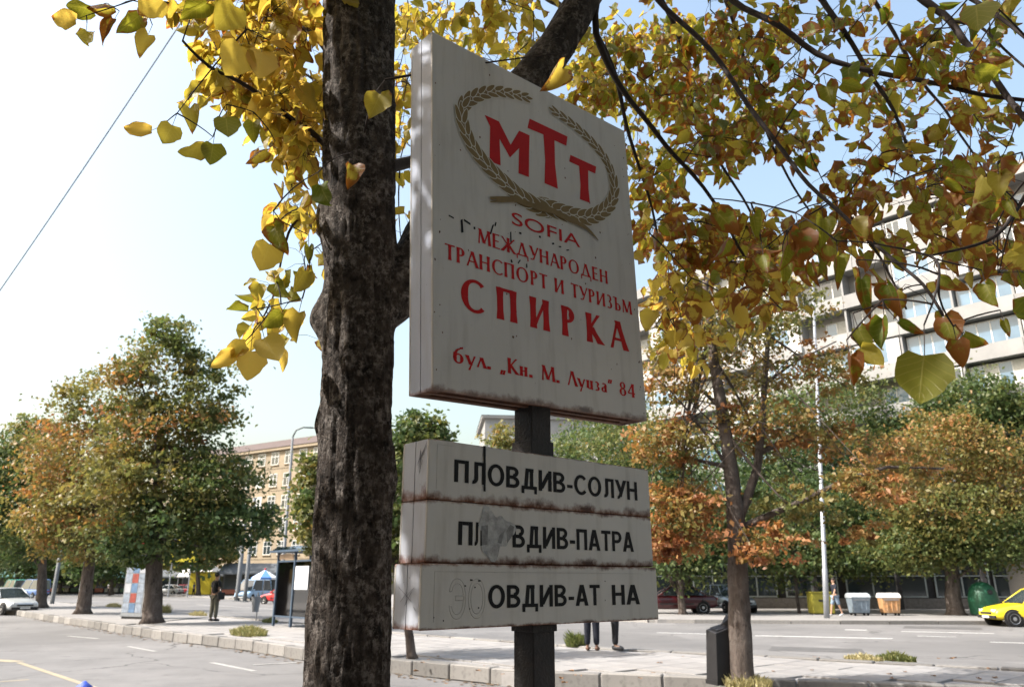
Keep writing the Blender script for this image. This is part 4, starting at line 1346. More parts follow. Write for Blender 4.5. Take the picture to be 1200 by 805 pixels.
cream = mat('wreath_cream_outline', (0.55, 0.52, 0.44), 0.5, var=0.1, scale=20, bmp=0.0)
Lp = [(0.53, .737), (0.4745, 0.7290), (0.3882, 0.7412), (0.3262, 0.7647), (0.2608, 0.7945), (0.207, 0.827), (0.1612, 0.8699), (0.1332, 0.9188), (0.1207, 0.9737), (0.1426, 1.0216), (0.203, 1.0777), (0.276, 1.1221), (0.3513, 1.1448), (0.425, 1.1600)]
Rp = [(0.49, .739), (0.5313, 0.7409), (0.6247, 0.746), (0.723, 0.7609), (0.8026, 0.8029), (0.8669, 0.8605), (0.9006, 0.9298), (0.8937, 0.9972), (0.8587, 1.0553), (0.8024, 1.0953), (0.7272, 1.1272), (0.6531, 1.1481), (0.58, 1.1600)]
for pts in (Lp, Rp):
    po, ed = wreath_branch(pts, 22, 0.051, 0.027, None)
    mb = MB(); mo = MB()
    for i, (p, e) in enumerate(zip(po, ed)):
        y = -0.0006 - 0.00006 * (i % 40)
        for q, tgt, yy in ((e, mo, y), (p, mb, y - 0.00003)):
            a = sum(q[k][0] * q[(k + 1) % 12][1] - q[(k + 1) % 12][0] * q[k][1] for k in range(12))
            if a < 0: q = q[::-1]
            tgt.add([(v[0], yy, v[1]) for v in q], [tuple(range(12))])
    mo.build('wreath_outline', cream, big)
    mb.build('wreath', OLIVE, big)


def ribbon(pts, ws, n=30):
    L_, R_ = [], []
    for p, t, s in spline(pts, n):
        nn = Vector((-t.y, t.x, 0)); w = np.interp(s, [i / (len(ws) - 1) for i in range(len(ws))], ws) / 2
        L_.append((p + nn * w)[:2]); R_.append((p - nn * w)[:2])
    return [[L_[i], L_[i + 1], R_[i + 1], R_[i]] for i in range(n - 1)]


st = ribbon([(0.2378, 0.690), (0.3242, 0.7135), (0.4194, 0.7230), (0.5018, 0.7215), (0.54, .727)], [.010, .016, .02, .022, .01])
st += ribbon([(0.238, 0.676), (0.285, 0.694), (0.34, 0.712)], [.004, .012, .012], 12)
st += ribbon([(0.46, 0.742), (0.55, 0.730), (0.6713, 0.7200), (0.73, 0.708), (0.7788, 0.679)], [.012, .024, .024, .018, .005])
flat(st, y=-0.0045, dy=-0.00001).build('wreath_stem', OLIVE, big)

# ---- lettering built stroke by stroke (flared roman capitals)
def bar(x0, y0, x1, y1, w, fl=0.16):
    """flared stroke; w is measured across the reading direction for upright strokes"""
    d = Vector((x1 - x0, y1 - y0, 0)).normalized(); n_ = Vector((-d.y, d.x, 0))
    a = Vector((x0, y0, 0)); b = Vector((x1, y1, 0)); m1 = a.lerp(b, .3); m2 = a.lerp(b, .7)
    h = w / 2; e = h * (1 + fl); i_ = h * (1 - fl * 0.45)
    if abs(d.y) > 0.5:      # cut the ends level
        def off(p, k): return (p.x + k / max(0.35, abs(d.y)), p.y)
        L_ = [off(a, -e), off(m1, -i_), off(m2, -i_), off(b, -e)]; R_ = [off(a, e), off(m1, i_), off(m2, i_), off(b, e)]
    else:
        def off(p, k): return (p.x, p.y + k)
        L_ = [off(a, e), off(m1, i_), off(m2, i_), off(b, e)]; R_ = [off(a, -e), off(m1, -i_), off(m2, -i_), off(b, -e)]
    return [[L_[i], L_[i + 1], R_[i + 1], R_[i]] for i in range(3)]


def arc(cx, cy, rx, ry, a0, a1, T, t, n=18):
    out = []; pr = None
    for i in range(n + 1):
        a = R(a0 + (a1 - a0) * i / n)
        w = t + (T - t) * abs(math.cos(a)) ** 1.6
        o = (cx + rx * math.cos(a), cy + ry * math.sin(a)); q = (cx + (rx - w) * math.cos(a), cy + (ry - (t + (w - t) * 0.25)) * math.sin(a))
        if pr: out.append([pr[0], o, q, pr[1]])
        pr = (o, q)
    return out


def glyph(ch, T, t):
    b, S = [], T / 2
    def B_(*a, **k): b.extend(bar(*a, **k))
    def A_(*a, **k): b.extend(arc(*a, **k))
    if ch == 'М': B_(.10, 0, .15, 1, t); B_(.15, 1, .42, .08, T); B_(.42, .08, .70, 1, t); B_(.70, 1, .76, 0, T); w = .86
    elif ch == 'Е': B_(S + .03, 0, S + .03, 1, T); B_(S, 1 - t / 2, .46, 1 - t / 2, t); B_(S, .52, .42, .52, t); B_(S, t / 2, .48, t / 2, t); w = .54
    elif ch == 'Ж': B_(.44, 0, .44, 1, T); B_(.04, 1, .42, .5, t); B_(.42, .52, .02, 0, T); B_(.84, 1, .46, .5, t); B_(.46, .52, .88, 0, T); w = .90
    elif ch == 'Д': B_(.16, .10, .40, 1, t); B_(.40, 1, .66, .10, T); B_(.03, .10, .80, .10, t); B_(.06, -.2, .06, .13, t * .9); B_(.78, -.2, .78, .13, t * .9); w = .84
    elif ch == 'У': B_(.08, 1, .33, .36, T); B_(.60, 1, .26, .04, t); A_(.16, .12, .12, .12, 200, 320, t, t, 6); w = .62
    elif ch == 'Н': B_(S + .04, 0, S + .04, 1, T); B_(.66 - S, 0, .66 - S, 1, T); B_(S, .52, .66 - S, .52, t); w = .72
    elif ch == 'А': B_(.04, 0, .32, 1, t); B_(.32, 1, .62, 0, T); B_(.14, .34, .50, .34, t); w = .66
    elif ch == 'Р': B_(S + .04, 0, S + .04, 1, T); A_(.24, .73, .26, .27, -92, 92, T, t); B_(S, 1 - t / 2, .26, 1 - t / 2, t); B_(S, .46 + t / 2, .26, .46 + t / 2, t); w = .56
    elif ch == 'О': A_(.42, .5, .40, .51, 0, 360, T, t, 32); w = .88
    elif ch == 'Т': B_(.29, 0, .29, 1, T); B_(.01, 1 - t / 2, .57, 1 - t / 2, t); w = .58
    elif ch == 'С': A_(.43, .5, .41, .51, 48, 312, T, t, 26); w = .70
    elif ch == 'П': B_(S + .04, 0, S + .04, 1, T); B_(.66 - S, 0, .66 - S, 1, T); B_(S, 1 - t / 2, .66 - S, 1 - t / 2, t * 1.1); w = .72
    elif ch == 'И': B_(S + .04, 0, S + .04, 1, T); B_(.68 - S, 0, .68 - S, 1, T); B_(S + .06, .06, .66 - S, .94, t); w = .75
    elif ch == 'З': A_(.20, .75, .22, .26, -90, 130, T * .85, t); A_(.20, .26, .25, .27, -130, 90, T * .9, t); w = .50
    elif ch == 'Ъ': B_(.22, 0, .22, 1, T); B_(.0, 1 - t / 2, .24, 1 - t / 2, t); A_(.36, .28, .24, .28, -92, 92, T, t); B_(.22, .56 - t / 2, .38, .56 - t / 2, t); B_(.22, t / 2, .38, t / 2, t); w = .64
    elif ch == 'К': B_(S + .04, 0, S + .04, 1, T); B_(.52, 1, .18, .50, t); B_(.18, .54, .58, 0, T); w = .62
    elif ch == 'б': A_(.27, .30, .25, .31, 0, 360, T, t, 26); B_(.07, .30, .10, .66, T * .8, fl=0); A_(.36, .62, .28, .30, 95, 185, T * .8, t, 8); B_(.33, .93, .50, .99, T * .7); w = .57
    elif ch == 'у': B_(.06, .62, .26, .06, T); B_(.46, .62, .17, -.28, t); w = .50
    elif ch == 'л': B_(.05, .0, .24, .64, t); B_(.24, .64, .44, 0, T); w = .49
    elif ch == 'Л': B_(.05, 0, .30, 1, t); B_(.30, 1, .56, 0, T); w = .58
    elif ch == 'н': B_(S + .03, 0, S + .03, .62, T); B_(.45 - S, 0, .45 - S, .62, T); B_(S, .33, .45 - S, .33, t); w = .50
    elif ch == 'и': B_(S + .03, .06, S + .03, .62, T); A_(.22, .2, .17, .2, 180, 300, T * .6, t, 8); B_(.44 - S, 0, .44 - S, .62, T); B_(.26, .03, .42, .26, t); w = .49
    elif ch == 'з': A_(.16, .47, .17, .17, -90, 130, T * .85, t, 12); A_(.16, .16, .19, .18, -130, 90, T * .85, t, 12); w = .38
    elif ch == 'а': B_(.40 - S, 0, .40 - S, .48, T); A_(.22, .46, .18, .18, 0, 140, T * .7, t, 10); A_(.20, .17, .17, .19, 30, 330, T * .8, t, 16); w = .45
    elif ch == '8': A_(.25, .75, .20, .25, 0, 360, T * .8, t, 22); A_(.25, .27, .24, .28, 0, 360, T * .9, t, 24); w = .55
    elif ch == '4': B_(.38, 0, .38, 1, T); B_(.36, .98, .04, .32, t); B_(.02, .29, .52, .29, t * 1.1); w = .56
    elif ch == '„': B_(.03, -.16, .10, .12, T * .7); B_(.17, -.16, .24, .12, T * .7); w = .32
    elif ch == '“': B_(.05, .70, .11, .98, T * .7); B_(.19, .70, .25, .98, T * .7); w = .34
    elif ch == '.': B_(.09, 0, .09, T * 1.1, T * 1.15, fl=0); w = .24
    else: w = .34
    return b, w


def text_line(s, x0, x1, z0, z1, cap, T, t, parent, m, track=0.06, y=-0.0008):
    gl = []; x = 0
    for ch in s:
        b, w = glyph(ch, T, t)
        gl.append((x, b)); x += w + track
    x -= track
    k = (x1 - x0) / x
    for gx, b in gl:
        if not b: continue
        polys = [[(x0 + (gx + p[0]) * k, z0 + (z1 - z0) * ((gx + p[0]) * k / (x1 - x0)) + p[1] * cap) for p in q] for q in b]
        flat(polys, y).build('letter', m, parent)


text_line('МЕЖДУНАРОДЕН', 0.1814, 0.8263, 0.5139, 0.5115, 0.0525, .17, .085, big, RED)
text_line('ТРАНСПОРТ И ТУРИЗЪМ', 0.0471, 0.9560, 0.4240, 0.4135, 0.053, .17, .085, big, RED)
text_line('СПИРКА', 0.1072, 0.9092, 0.2690, 0.2600, 0.111, .205, .10, big, RED, track=0.34)
text_line('бул. „Кн. М. Луиза“ 84', 0.0758, 0.9393, 0.0930, 0.0820, 0.052, .17, .085, big, RED, track=0.05)


def sans(ch, T):
    b = []
    t = T * .92
    S = T / 2
    def B_(x0, y0, x1, y1, w=T): b.extend(bar(x0, y0, x1, y1, w, fl=0))
    def A_(cx, cy, rx, ry, a0, a1, n=16): b.extend(arc(cx, cy, rx, ry, a0, a1, T, t, n))
    if ch == 'П': B_(S, 0, S, 1); B_(.62 - S, 0, .62 - S, 1); B_(T, 1 - t / 2, .62 - T, 1 - t / 2, t); w = .62
    elif ch == 'Л': B_(.66 - S, 0, .66 - S, 1); B_(.16, 1 - t / 2, .66 - T, 1 - t / 2, t); B_(.24, .24, .24, 1 - t * .02); A_(.10, .255, .14 + S, .26, -100, 2, 10); w = .66
    elif ch == 'О': A_(.38, .5, .38, .515, 0, 360, 36); w = .76
    elif ch == 'В': B_(S, 0, S, 1); A_(.32, .745, .27, .255, -90, 90); A_(.34, .275, .29, .275, -90, 90); B_(T, 1 - t / 2, .34, 1 - t / 2, t); B_(T, .5, .35, .5, t); B_(T, t / 2, .36, t / 2, t); w = .64
    elif ch == 'Д': B_(.22, t, .29, 1); B_(.66 - S - .08, t, .66 - S - .08, 1); B_(.20, 1 - t / 2, .60, 1 - t / 2, t); B_(0, t / 2, .76, t / 2, t); B_(S * .8, -.20, S * .8, t * .5, T * .8); B_(.76 - S * .8, -.20, .76 - S * .8, t * .5, T * .8); w = .76
    elif ch == 'И': B_(S, 0, S, 1); B_(.66 - S, 0, .66 - S, 1); B_(S + .03, .10, .63 - S, .90, T * 1.05); w = .66
    elif ch == '-': B_(0, .36, .30, .36, t); w = .30
    elif ch == 'С': A_(.38, .5, .38, .515, 42, 318, 28); w = .68
    elif ch == 'У': B_(S, 1, .33, .36, T * 1.1); B_(.58, 1, .26, .10, T * 1.1); A_(.13, .13, .16, .14, -100, 20, 8); w = .62
    elif ch == 'Н': B_(S, 0, S, 1); B_(.64 - S, 0, .64 - S, 1); B_(T, .53, .64 - T, .53, t); w = .64
    elif ch == 'А': B_(S, 0, .33, 1, T * 1.08); B_(.35, 1, .68 - S, 0, T * 1.08); B_(.17, .27, .52, .27, t); w = .68
    elif ch == 'Т': B_(.29, 0, .29, 1); B_(0, 1 - t / 2, .58, 1 - t / 2, t); w = .58
    elif ch == 'Р': B_(S, 0, S, 1); A_(.31, .70, .29, .30, -90, 90); B_(T, 1 - t / 2, .33, 1 - t / 2, t); B_(T, .40 + t / 2, .33, .40 + t / 2, t); w = .60
    else: w = .3
    return b, w


def sans_line(s, x0, x1, z, cap, parent, m, T=.175, track=.085):
    gl = []; x = 0
    for ch in s:
        b, w = sans(ch, T); gl.append((x, b)); x += w + track
    x -= track
    k = (x1 - x0) / x
    for gx, b in gl:
        if b: flat([[(x0 + (gx + p[0]) * k, z + p[1] * cap) for p in q] for q in b]).build('letter', m, parent)


def font_line(s, x0, x1, z, cap, parent, m, name='lettering', bold=0.0, y=-0.0009, outline=None):
    cu = bpy.data.curves.new('text_source', 'FONT')
    cu.body = s; cu.size = 1.0; cu.resolution_u = 5
    cu.offset = bold
    if outline:
        cu.fill_mode = 'NONE'; cu.bevel_depth = outline; cu.bevel_resolution = 0
    tmp = bpy.data.objects.new('text_source', cu)
    col.objects.link(tmp)
    bpy.context.view_layer.update()
    me = bpy.data.meshes.new_from_object(tmp.evaluated_get(bpy.context.evaluated_depsgraph_get()))
    bpy.data.objects.remove(tmp); bpy.data.curves.remove(cu)
    n = len(me.vertices)
    co = np.empty(n * 3); me.vertices.foreach_get('co', co); co = co.reshape(-1, 3)
    CAP = 0.729
    kx = (x1 - x0) / (co[:, 0].max() - co[:, 0].min()); kz = cap / (CAP + 2 * bold)
    out = np.stack([x0 + (co[:, 0] - co[:, 0].min()) * kx, np.full(n, y) - co[:, 2] * kz, z + (co[:, 1] + bold) * kz], 1)
    me.vertices.foreach_set('co', out.reshape(-1)); me.update()
    me.name = name
    o = link(name, me, parent, mat=m)
    return o


font_line('SOFIA', 0.337, 0.679, 0.624, 0.050, big, RED, bold=0.004)
# shreds of an older line of lettering left on the face
old = []
for x, z, w, h, a in ((.075, .575, .022, .006, -.2), (.118, .555, .01, .05, .05), (.14, .575, .03, .008, -.3), (.245, .578, .006, .045, -.35), (.262, .602, .006, .018, -.3), (.17, .562, .008, .010, 0), (.33, .570, .006, .05, .0), (.375, .60, .012, .008, 0),
                      (.47, .612, .010, .009, 0), (.535, .603, .012, .007, .3), (.57, .600, .014, .005, .2), (.61, .597, .016, .005, .3), (.33, .485, .008, .012, .3), (.365, .492, .02, .005, .9), (.40, .485, .006, .016, 0)):
    c, s_ = math.cos(a), math.sin(a)
    old.append([(x + c * dx * w - s_ * dz * h, z + s_ * dx * w + c * dz * h) for dx, dz in ((-.5, -.5), (.5, -.42), (.42, .5), (-.5, .4))])
flat(old, y=-0.0006).build('old_lettering_scraps', BLACK, big)
# splatters and scratches
spk = []
rs = random.Random(5)
for _ in range(60):
    x, z = rs.uniform(0.01, .985), rs.uniform(0.01, 1.2) ** 1.0
    if rs.random() < .45: x = rs.choice((rs.uniform(.005, .03), rs.uniform(.96, .99)))
    r_ = rs.uniform(.0012, .0038)
    spk.append([(x + r_ * math.cos(k * 1.05) * rs.uniform(.6, 1.3), z + r_ * math.sin(k * 1.05) * rs.uniform(.6, 1.8)) for k in range(6)])
flat(spk, y=-0.0005).build('grime_spots', RUST, big)

# ---- lower boxes
LM = box_frame(0.7196, 0.001, (-0.241, 2.2152, EYE - 0.1217))
hs = [(0.3505, 0.1735, 0.0, 'top'), (0.1760, 0.1735, 0.0, 'middle'), (0.0, 0.1745, -0.022, 'bottom')]
route = []
for i, (z, h, dx, pos) in enumerate(hs):
    mf = sign_paint('route_face_' + pos, (0.57, 0.535, 0.485), height=h, rust_low=(0.026, 0.022, 0.008)[i], rust_top=(0.005, 0.012, 0.012)[i], amount=1.0)
    ms = sign_paint('route_side_' + pos, (0.46, 0.475, 0.52), height=h, rust_low=(0.05, 0.03, 0.02)[i], rust_top=(0.0, 0.008, 0.008)[i], amount=1.0)  # bluer and darker than the face, standing in for skylit shade
    m4 = LM @ Matrix.Translation((dx, -0.014 if i == 2 else 0.0, z))
    lab = ('rust-streaked white route box reading ПЛОВДИВ-СОЛУН, topmost of the three small boxes', 'rusty white route box reading ВДИВ-ПАТРА with a torn grey sticker, middle small box', 'rusty white route box reading ОВДИВ-АТ НА, lowest of the three small boxes')[i]
    w = 0.9957 + (0.020 if i == 2 else 0)
    route.append(sign_box('route_sign', lab, 'sign', m4, w, 0.135, h, 0.068, mf, ms, True, 'route boxes stacked under the stop sign'))
b1, b2, b3 = route
# local z of baseline = measured height minus the box foot
sans_line('ПЛОВДИВ-СОЛУН', 0.0935, 0.925, 0.4062 - 0.3505, 0.066, b1, BLACK)
sans_line('П', 0.1127, 0.1660, 0.2272 - 0.1760, 0.067, b2, BLACK)
sans_line('Л', 0.1700, 0.2050, 0.2272 - 0.1760, 0.067, b2, BLACK)
sans_line('ВДИВ-ПАТРА', 0.322, 0.8908, 0.2262 - 0.1760, 0.067, b2, BLACK)
sans_line('ОВДИВ-АТ', 0.2157 + .022, 0.6928 + .022, 0.0525, 0.064, b3, BLACK)
sans_line('НА', 0.752 + .022, 0.8934 + .022, 0.0520, 0.064, b3, BLACK)
# black tape hanging over the second letter
MB().add([(0.205, -0.0016, 0.036), (0.2135, -0.0016, 0.036), (0.213, -0.0016, 0.1), (0.212, -0.0018, 0.174), (0.202, -0.0018, 0.174), (0.2055, -0.0016, 0.09)], [(0, 1, 2, 3, 4, 5)]).build('black_tape', BLACK, b1)
# torn round sticker
stk = [(0.178 + 0.062, 0.088)]
sg = mat('torn_sticker_grey', (0.40, 0.39, 0.37), 0.55, var=0.35, scale=35, bmp=0.4, dirt=(0.16, 0.15, 0.14))
ang = [(0.060 + 0.016 * math.sin(3 * a + 1) + 0.008 * math.sin(7 * a)) for a in [R(10 * k) for k in range(36)]]
outl = [(0.252 + 1.05 * ang[k] * math.cos(R(10 * k)), 0.090 + 1.10 * ang[k] * math.sin(R(10 * k))) for k in range(36)]
flat([outl], y=-0.0014).build('torn_sticker', sg, b2)
sg2 = mat('torn_sticker_dark', (0.20, 0.195, 0.185), 0.6, var=0.4, scale=40, bmp=0.4)
flat([[(0.200, .052), (0.222, .055), (0.224, .112), (0.198, .108)], [(0.300, .062), (0.322, .085), (0.328, .112), (0.312, .118), (0.297, .098)], [(0.262, .062), (0.276, .06), (0.290, .1), (0.270, .085)]], y=-0.0019).build('sticker_scrap', sg2, b2)
# ghosts of removed letters
gh = mat('ghost_letter_trace', (0.42, 0.39, 0.35), 0.6, var=0.3, scale=30, bmp=0.1)
font_line('ЭО', 0.075 + .022, 0.205 + .022, 0.028, 0.105, b3, gh, name='ghost_lettering', outline=0.010, y=0.0003)
gb = MB()
for x0_, x1_, z0_, z1_ in ((.045, .93, .152, .1535), (.045, .0465, .02, .152)):
    gb.box(x0_, x1_, -0.0006, 0.0002, z0_, z1_)
gb.build('ghost_frame_line', gh, b3)
gb = MB()
for x0_, x1_, z0_, z1_ in ((.03, .0312, .03, .16), (.03, .09, .1595, .1605), (.20, .2012, .02, .16)):
    gb.box(x0_, x1_, -0.0005, 0.0002, z0_, z1_)
gb.build('ghost_frame_line', gh, b1)
spk = []
for x, z, w in ((.17, .128, .010), (.150, .112, .006), (.200, .126, .010), (.186, .108, .005), (.168, .05, .004), (.20, .052, .005), (.74, .125, .004), (.077, .021, .004), (.045, .03, .003), (.738, .065, .003)):
    spk.append([(x, z), (x + w, z + .001), (x + w, z + .004), (x, z + .005)])
flat(spk, y=-0.0006).build('old_lettering_scraps', BLACK, b3)
# scratched scribble on the side
scr = MB()
for k in range(7):
    a = [(-0.0006, 0.02 + 0.011 * k % 0.1, 0.05 + 0.012 * ((k * 5) % 8)), (-0.0006, 0.03 + 0.013 * ((k * 3) % 7), 0.06 + 0.013 * ((k * 2) % 7))]
    scr.tube([a[0], a[1]], 0.0006, 3)
scr.build('scratches', mat('scratch_grey', (0.16, 0.15, 0.16), 0.8, var=0.1, bmp=0), b3)
scr = MB()
for k in range(9):
    a = [(-0.0006, 0.008 + 0.004 * k, 0.165 - 0.011 * k), (-0.0006, 0.055 - 0.002 * k, 0.10 + 0.006 * k)]
    scr.tube([a[0], a[1]], 0.0005, 3)
scr.build('scratches', mat('scratch_grey', (0.16, 0.15, 0.16), 0.8, var=0.1, bmp=0), b1)

# ---- post
pc = LM @ Vector((0.9957 * 0.475, 0.068, 0))
post = empty('sign_post', (pc.x, pc.y, 0.12), 0.7196)
tag(post, 'square black steel post carrying the stop sign and the three route boxes', 'sign post')
zt = EYE - 0.1217
pw = 0.046
MB().box(-pw, pw, -pw, pw, -0.05, zt - 0.02 - 0.12).build('pole', POSTM, post, bevel=0.004)
MB().box(-pw + .002, pw - .002, -pw + .002, pw - .002, zt + 0.5235 - 0.119, EYE + 0.62 - 0.12).build('pole', POSTM, post, bevel=0.003)
MB().box(-pw - .007, pw + .007, -pw - .004, pw + .004, zt - 0.022 - 0.12, zt - 0.0015 - 0.12).build('collar', POSTM, post, bevel=0.002)
MB().box(-pw - .005, pw + .005, -pw - .003, pw + .003, zt + 0.5245 - 0.12, zt + 0.5745 - 0.12).build('collar', POSTM, post, bevel=0.002)
MB().box(-.11, .11, -.11, .11, 0.0, 0.012).build('base_plate', POSTM, post)

# overhead wire
cb = MB()
a, b = Q(250, -30, 9.0), Q(-70, 440, 15.0)
mid = Q(88, 205, 12.0)
pts = [a + (b - a) * (i / 24) + Vector((0, 0, -0.10 * math.sin(math.pi * i / 24))) for i in range(25)]
cb.tube(pts, 0.011, 6)
tag(cb.build('overhead_cable', mat('cable_grey_blue', (0.42, 0.47, 0.52), 0.5, var=0.1, bmp=0)), 'thin grey-blue overhead cable slanting across the pale sky on the left', 'cable')
# ------------------------------------------------------------------ buildings
PW = mat('white_facade_panel', (0.27, 0.268, 0.265), 0.8, var=0.14, scale=0.8, bmp=0.2, objvar=0.06, dirt=(0.36, 0.34, 0.31))
PG = mat('grey_facade_wall', (0.30, 0.285, 0.265), 0.85, var=0.2, scale=0.7, bmp=0.2)
FR = mat('white_window_frame', (0.62, 0.62, 0.60), 0.5, var=0.08, bmp=0.0)
GB = glass_mat('sky_blue_glazing', (0.10, 0.17, 0.24), 0.08)
GD = glass_mat('dark_glazing', (0.03, 0.04, 0.045), 0.06)
CUR = mat('pale_curtain', (0.5, 0.5, 0.47), 0.8, var=0.2, scale=9, bmp=0.3)
BRN = mat('loggia_brown_panel', (0.17, 0.12, 0.09), 0.7, var=0.2, bmp=0.1)

ap = empty('apartment_block', (33.0, 46.8, FZ), math.atan2(SD.y, SD.x))
tag(ap, 'long pale block of flats with balcony bands and blue glazing, behind the trees right', 'building')
x0, x1 = -64.8, 36.0
MB().box(x0, x1, -13, 0, 0, 27.0).build('wall', PG, ap)
MB().box(x0 - .3, x1 + .3, -13.3, 1.5, 27.003, 27.9).build('roof_parapet', PW, ap)
MB().box(4, 12, -8, -3, 27.9, 30.4).build('lift_housing', PW, ap)
bay = 3.6; nb = int((x1 - x0) / bay)
par = MB().box(0.0, bay - 0.03, 1.2, 1.34, 0, 1.02).mesh('balcony_parapet'); par.materials.append(PW)
slabm = MB().box(0.0, bay - 0.005, 0.0, 1.2, 0, 0.18).mesh('balcony_slab'); slabm.materials.append(PW)
finm = MB().box(-0.07, 0.07, 0.005, 1.195, 0.18, 2.9).mesh('divider_fin'); finm.materials.append(PW)


def win_meshes(w, h, n, mull=0.07, hm=None):
    f = MB()
    f.box(0, w, 0, .06, 0, mull).box(0, w, 0, .06, h - mull, h)
    for i in range(n + 1):
        x = (w - mull) * i / n
        f.box(x, x + mull, 0.001, .059, mull, h - mull)
    if hm: f.box(mull, w - mull, 0.002, .057, hm, hm + mull * .8)
    p = []
    for i in range(n):
        a = (w - mull) * i / n + mull; b = (w - mull) * (i + 1) / n
        p.append((a, b))
    return f.mesh('window'), p


wide_f, wide_p = win_meshes(3.3, 1.7, 4); wide_f.materials.append(FR)
tall_f, tall_p = win_meshes(3.3, 1.7, 7, 0.05); tall_f.materials.append(FR)
small_f, small_p = win_meshes(1.7, 1.5, 2); small_f.materials.append(FR)


def pane_mesh(a, b, h, m, lo=0.07):
    me = MB().box(a, b, 0.02, 0.035, lo, h - lo).mesh('pane'); me.materials.append(m); return me


wide_pm = [[pane_mesh(a, b, 1.7, m) for a, b in wide_p] for m in (GB, GD, CUR)]
tall_pm = [[pane_mesh(a, b, 1.7, m) for a, b in tall_p] for m in (GB, GD, CUR)]
small_pm = [[pane_mesh(a, b, 1.5, m) for a, b in small_p] for m in (GB, GD, CUR)]
rb = random.Random(3)
for fl in range(8):
    z = 3.9 + fl * 2.88
    for k in range(nb):
        x = x0 + k * bay
        o = link('balcony_slab', slabm, ap); o.location = (x, 0, z - 0.182)
        o = link('balcony_parapet', par, ap); o.location = (x, 0, z - 0.18)
        if k: o = link('divider_fin', finm, ap); o.location = (x, 0, z - 0.18)
        if x > 34 or x < -24: continue
        kind = rb.choice((0, 0, 1, 2, 2, 3))
        if kind == 3: fr_m, pm, loc = tall_f, tall_pm, (x + .13, 1.22, z + 0.85)
        elif kind == 2: fr_m, pm, loc = small_f, small_pm, (x + rb.choice((.4, 1.4)), 0.002, z + 0.7)
        else: fr_m, pm, loc = wide_f, wide_pm, (x + .13, 1.22 if kind else 0.6, z + 0.85)
        w = link('window', fr_m, ap); w.location = loc
        tone = rb.choice((0, 0, 0, 1, 1))
        for i in range(len(pm[0])):
            tt = tone if rb.random() < .8 else 2
            o = link('pane', pm[tt][i], w)
        if kind == 0:
            o = link('loggia_front', MB().box(0.1, 3.5, 0.6, 0.66, 0.0, 0.84).mesh('loggia_front'), ap, mat=rb.choice((PG, BRN, PW))); o.location = (x, 0, z)

acm = MB().box(0, .8, 1.345, 1.62, 0, .55).mesh('air_conditioner'); acm.materials.append(FR)
for k in range(26):
    o = link('air_conditioner', acm, ap); o.location = (rb.uniform(-20, 30), 0, 3.9 + rb.randrange(8) * 2.88 + rb.uniform(-.05, .2))

# glazed ground-floor shopfront along the far pavement
pv = empty('shop_pavilion', (6.0, 52.5, FZ), math.atan2(-3.6, 28.0))
tag(pv, 'low dark shopfront pavilion with pale window frames along the far pavement', 'building')
DK = mat('dark_shopfront_wall', (0.035, 0.033, 0.034), 0.7, var=0.3, bmp=0.2)
PF = mat('pale_grey_frame', (0.33, 0.37, 0.37), 0.5, var=0.1, bmp=0.0)
MB().box(-2, 34, 0.3, 9, 0, 3.9).build('wall', DK, pv)
MB().box(-2.4, 34.4, -1.6, 9.2, 3.903, 4.5).build('roof', mat('dark_roof_fascia', (0.07, 0.068, 0.07), 0.7, var=0.3, bmp=0.2), pv)
MB().box(-2, 34, 0.0, 0.298, 0, 0.62).build('plinth', mat('shop_plinth', (0.16, 0.15, 0.14), 0.8, var=0.3, bmp=0.2), pv)
rw = random.Random(8)
x = -1.8
while x < 33:
    n = rw.choice((2, 3)); w = n * rw.choice((1.25, 1.6))
    f, p = win_meshes(w, 2.05, n, 0.09, 1.25); f.materials.append(PF)
    o = link('window', f, pv); o.location = (x, 0.12, 0.66)
    for a, b in p:
        link('pane', pane_mesh(a, b, 1.25, GD, 0.09), o)
        q = link('pane', MB().box(a, b, 0.02, 0.035, 1.33, 1.95).mesh('pane'), o, mat=GD)
    x += w + rw.choice((0.25, 0.5, 1.3))
for k in range(8):
    MB().box(-1.9 + k * 4.9, -1.65 + k * 4.9, -1.4, -1.15, 0, 3.9).build('column', DK, pv)

# unseen building added behind the camera to keep skylight off the sign
nbm = mat('shade_building_render', (0.16, 0.16, 0.165), 0.85, var=0.15, scale=0.6, bmp=0.2)
nb_ = empty('shade_building', ND * -7.0 + SD * 0.0, math.atan2(-SD.y, -SD.x)); tag(nb_, 'dark-rendered building added outside the picture to shade the sign', 'building')
MB().box(0, 60, -12, 0, 0, 18).build('wall', nbm, nb_)
MB().box(-.4, 60.4, -12.4, .5, 18.003, 18.5).build('cornice', nbm, nb_)
lo = MB(); lo.box(-34, -0.005, -12, -.002, 0, 9.5); lo.build('shade_wing', nbm, nb_)  # lower wing added to cut skylight yet let the sun pass
for fl in range(5):
    for k in range(14):
        o = link('window', small_f, nb_); o.location = (2 + k * 4.1, 0.003, 1.6 + fl * 3.3)
        for q in small_pm[1]: link('pane', q, o)

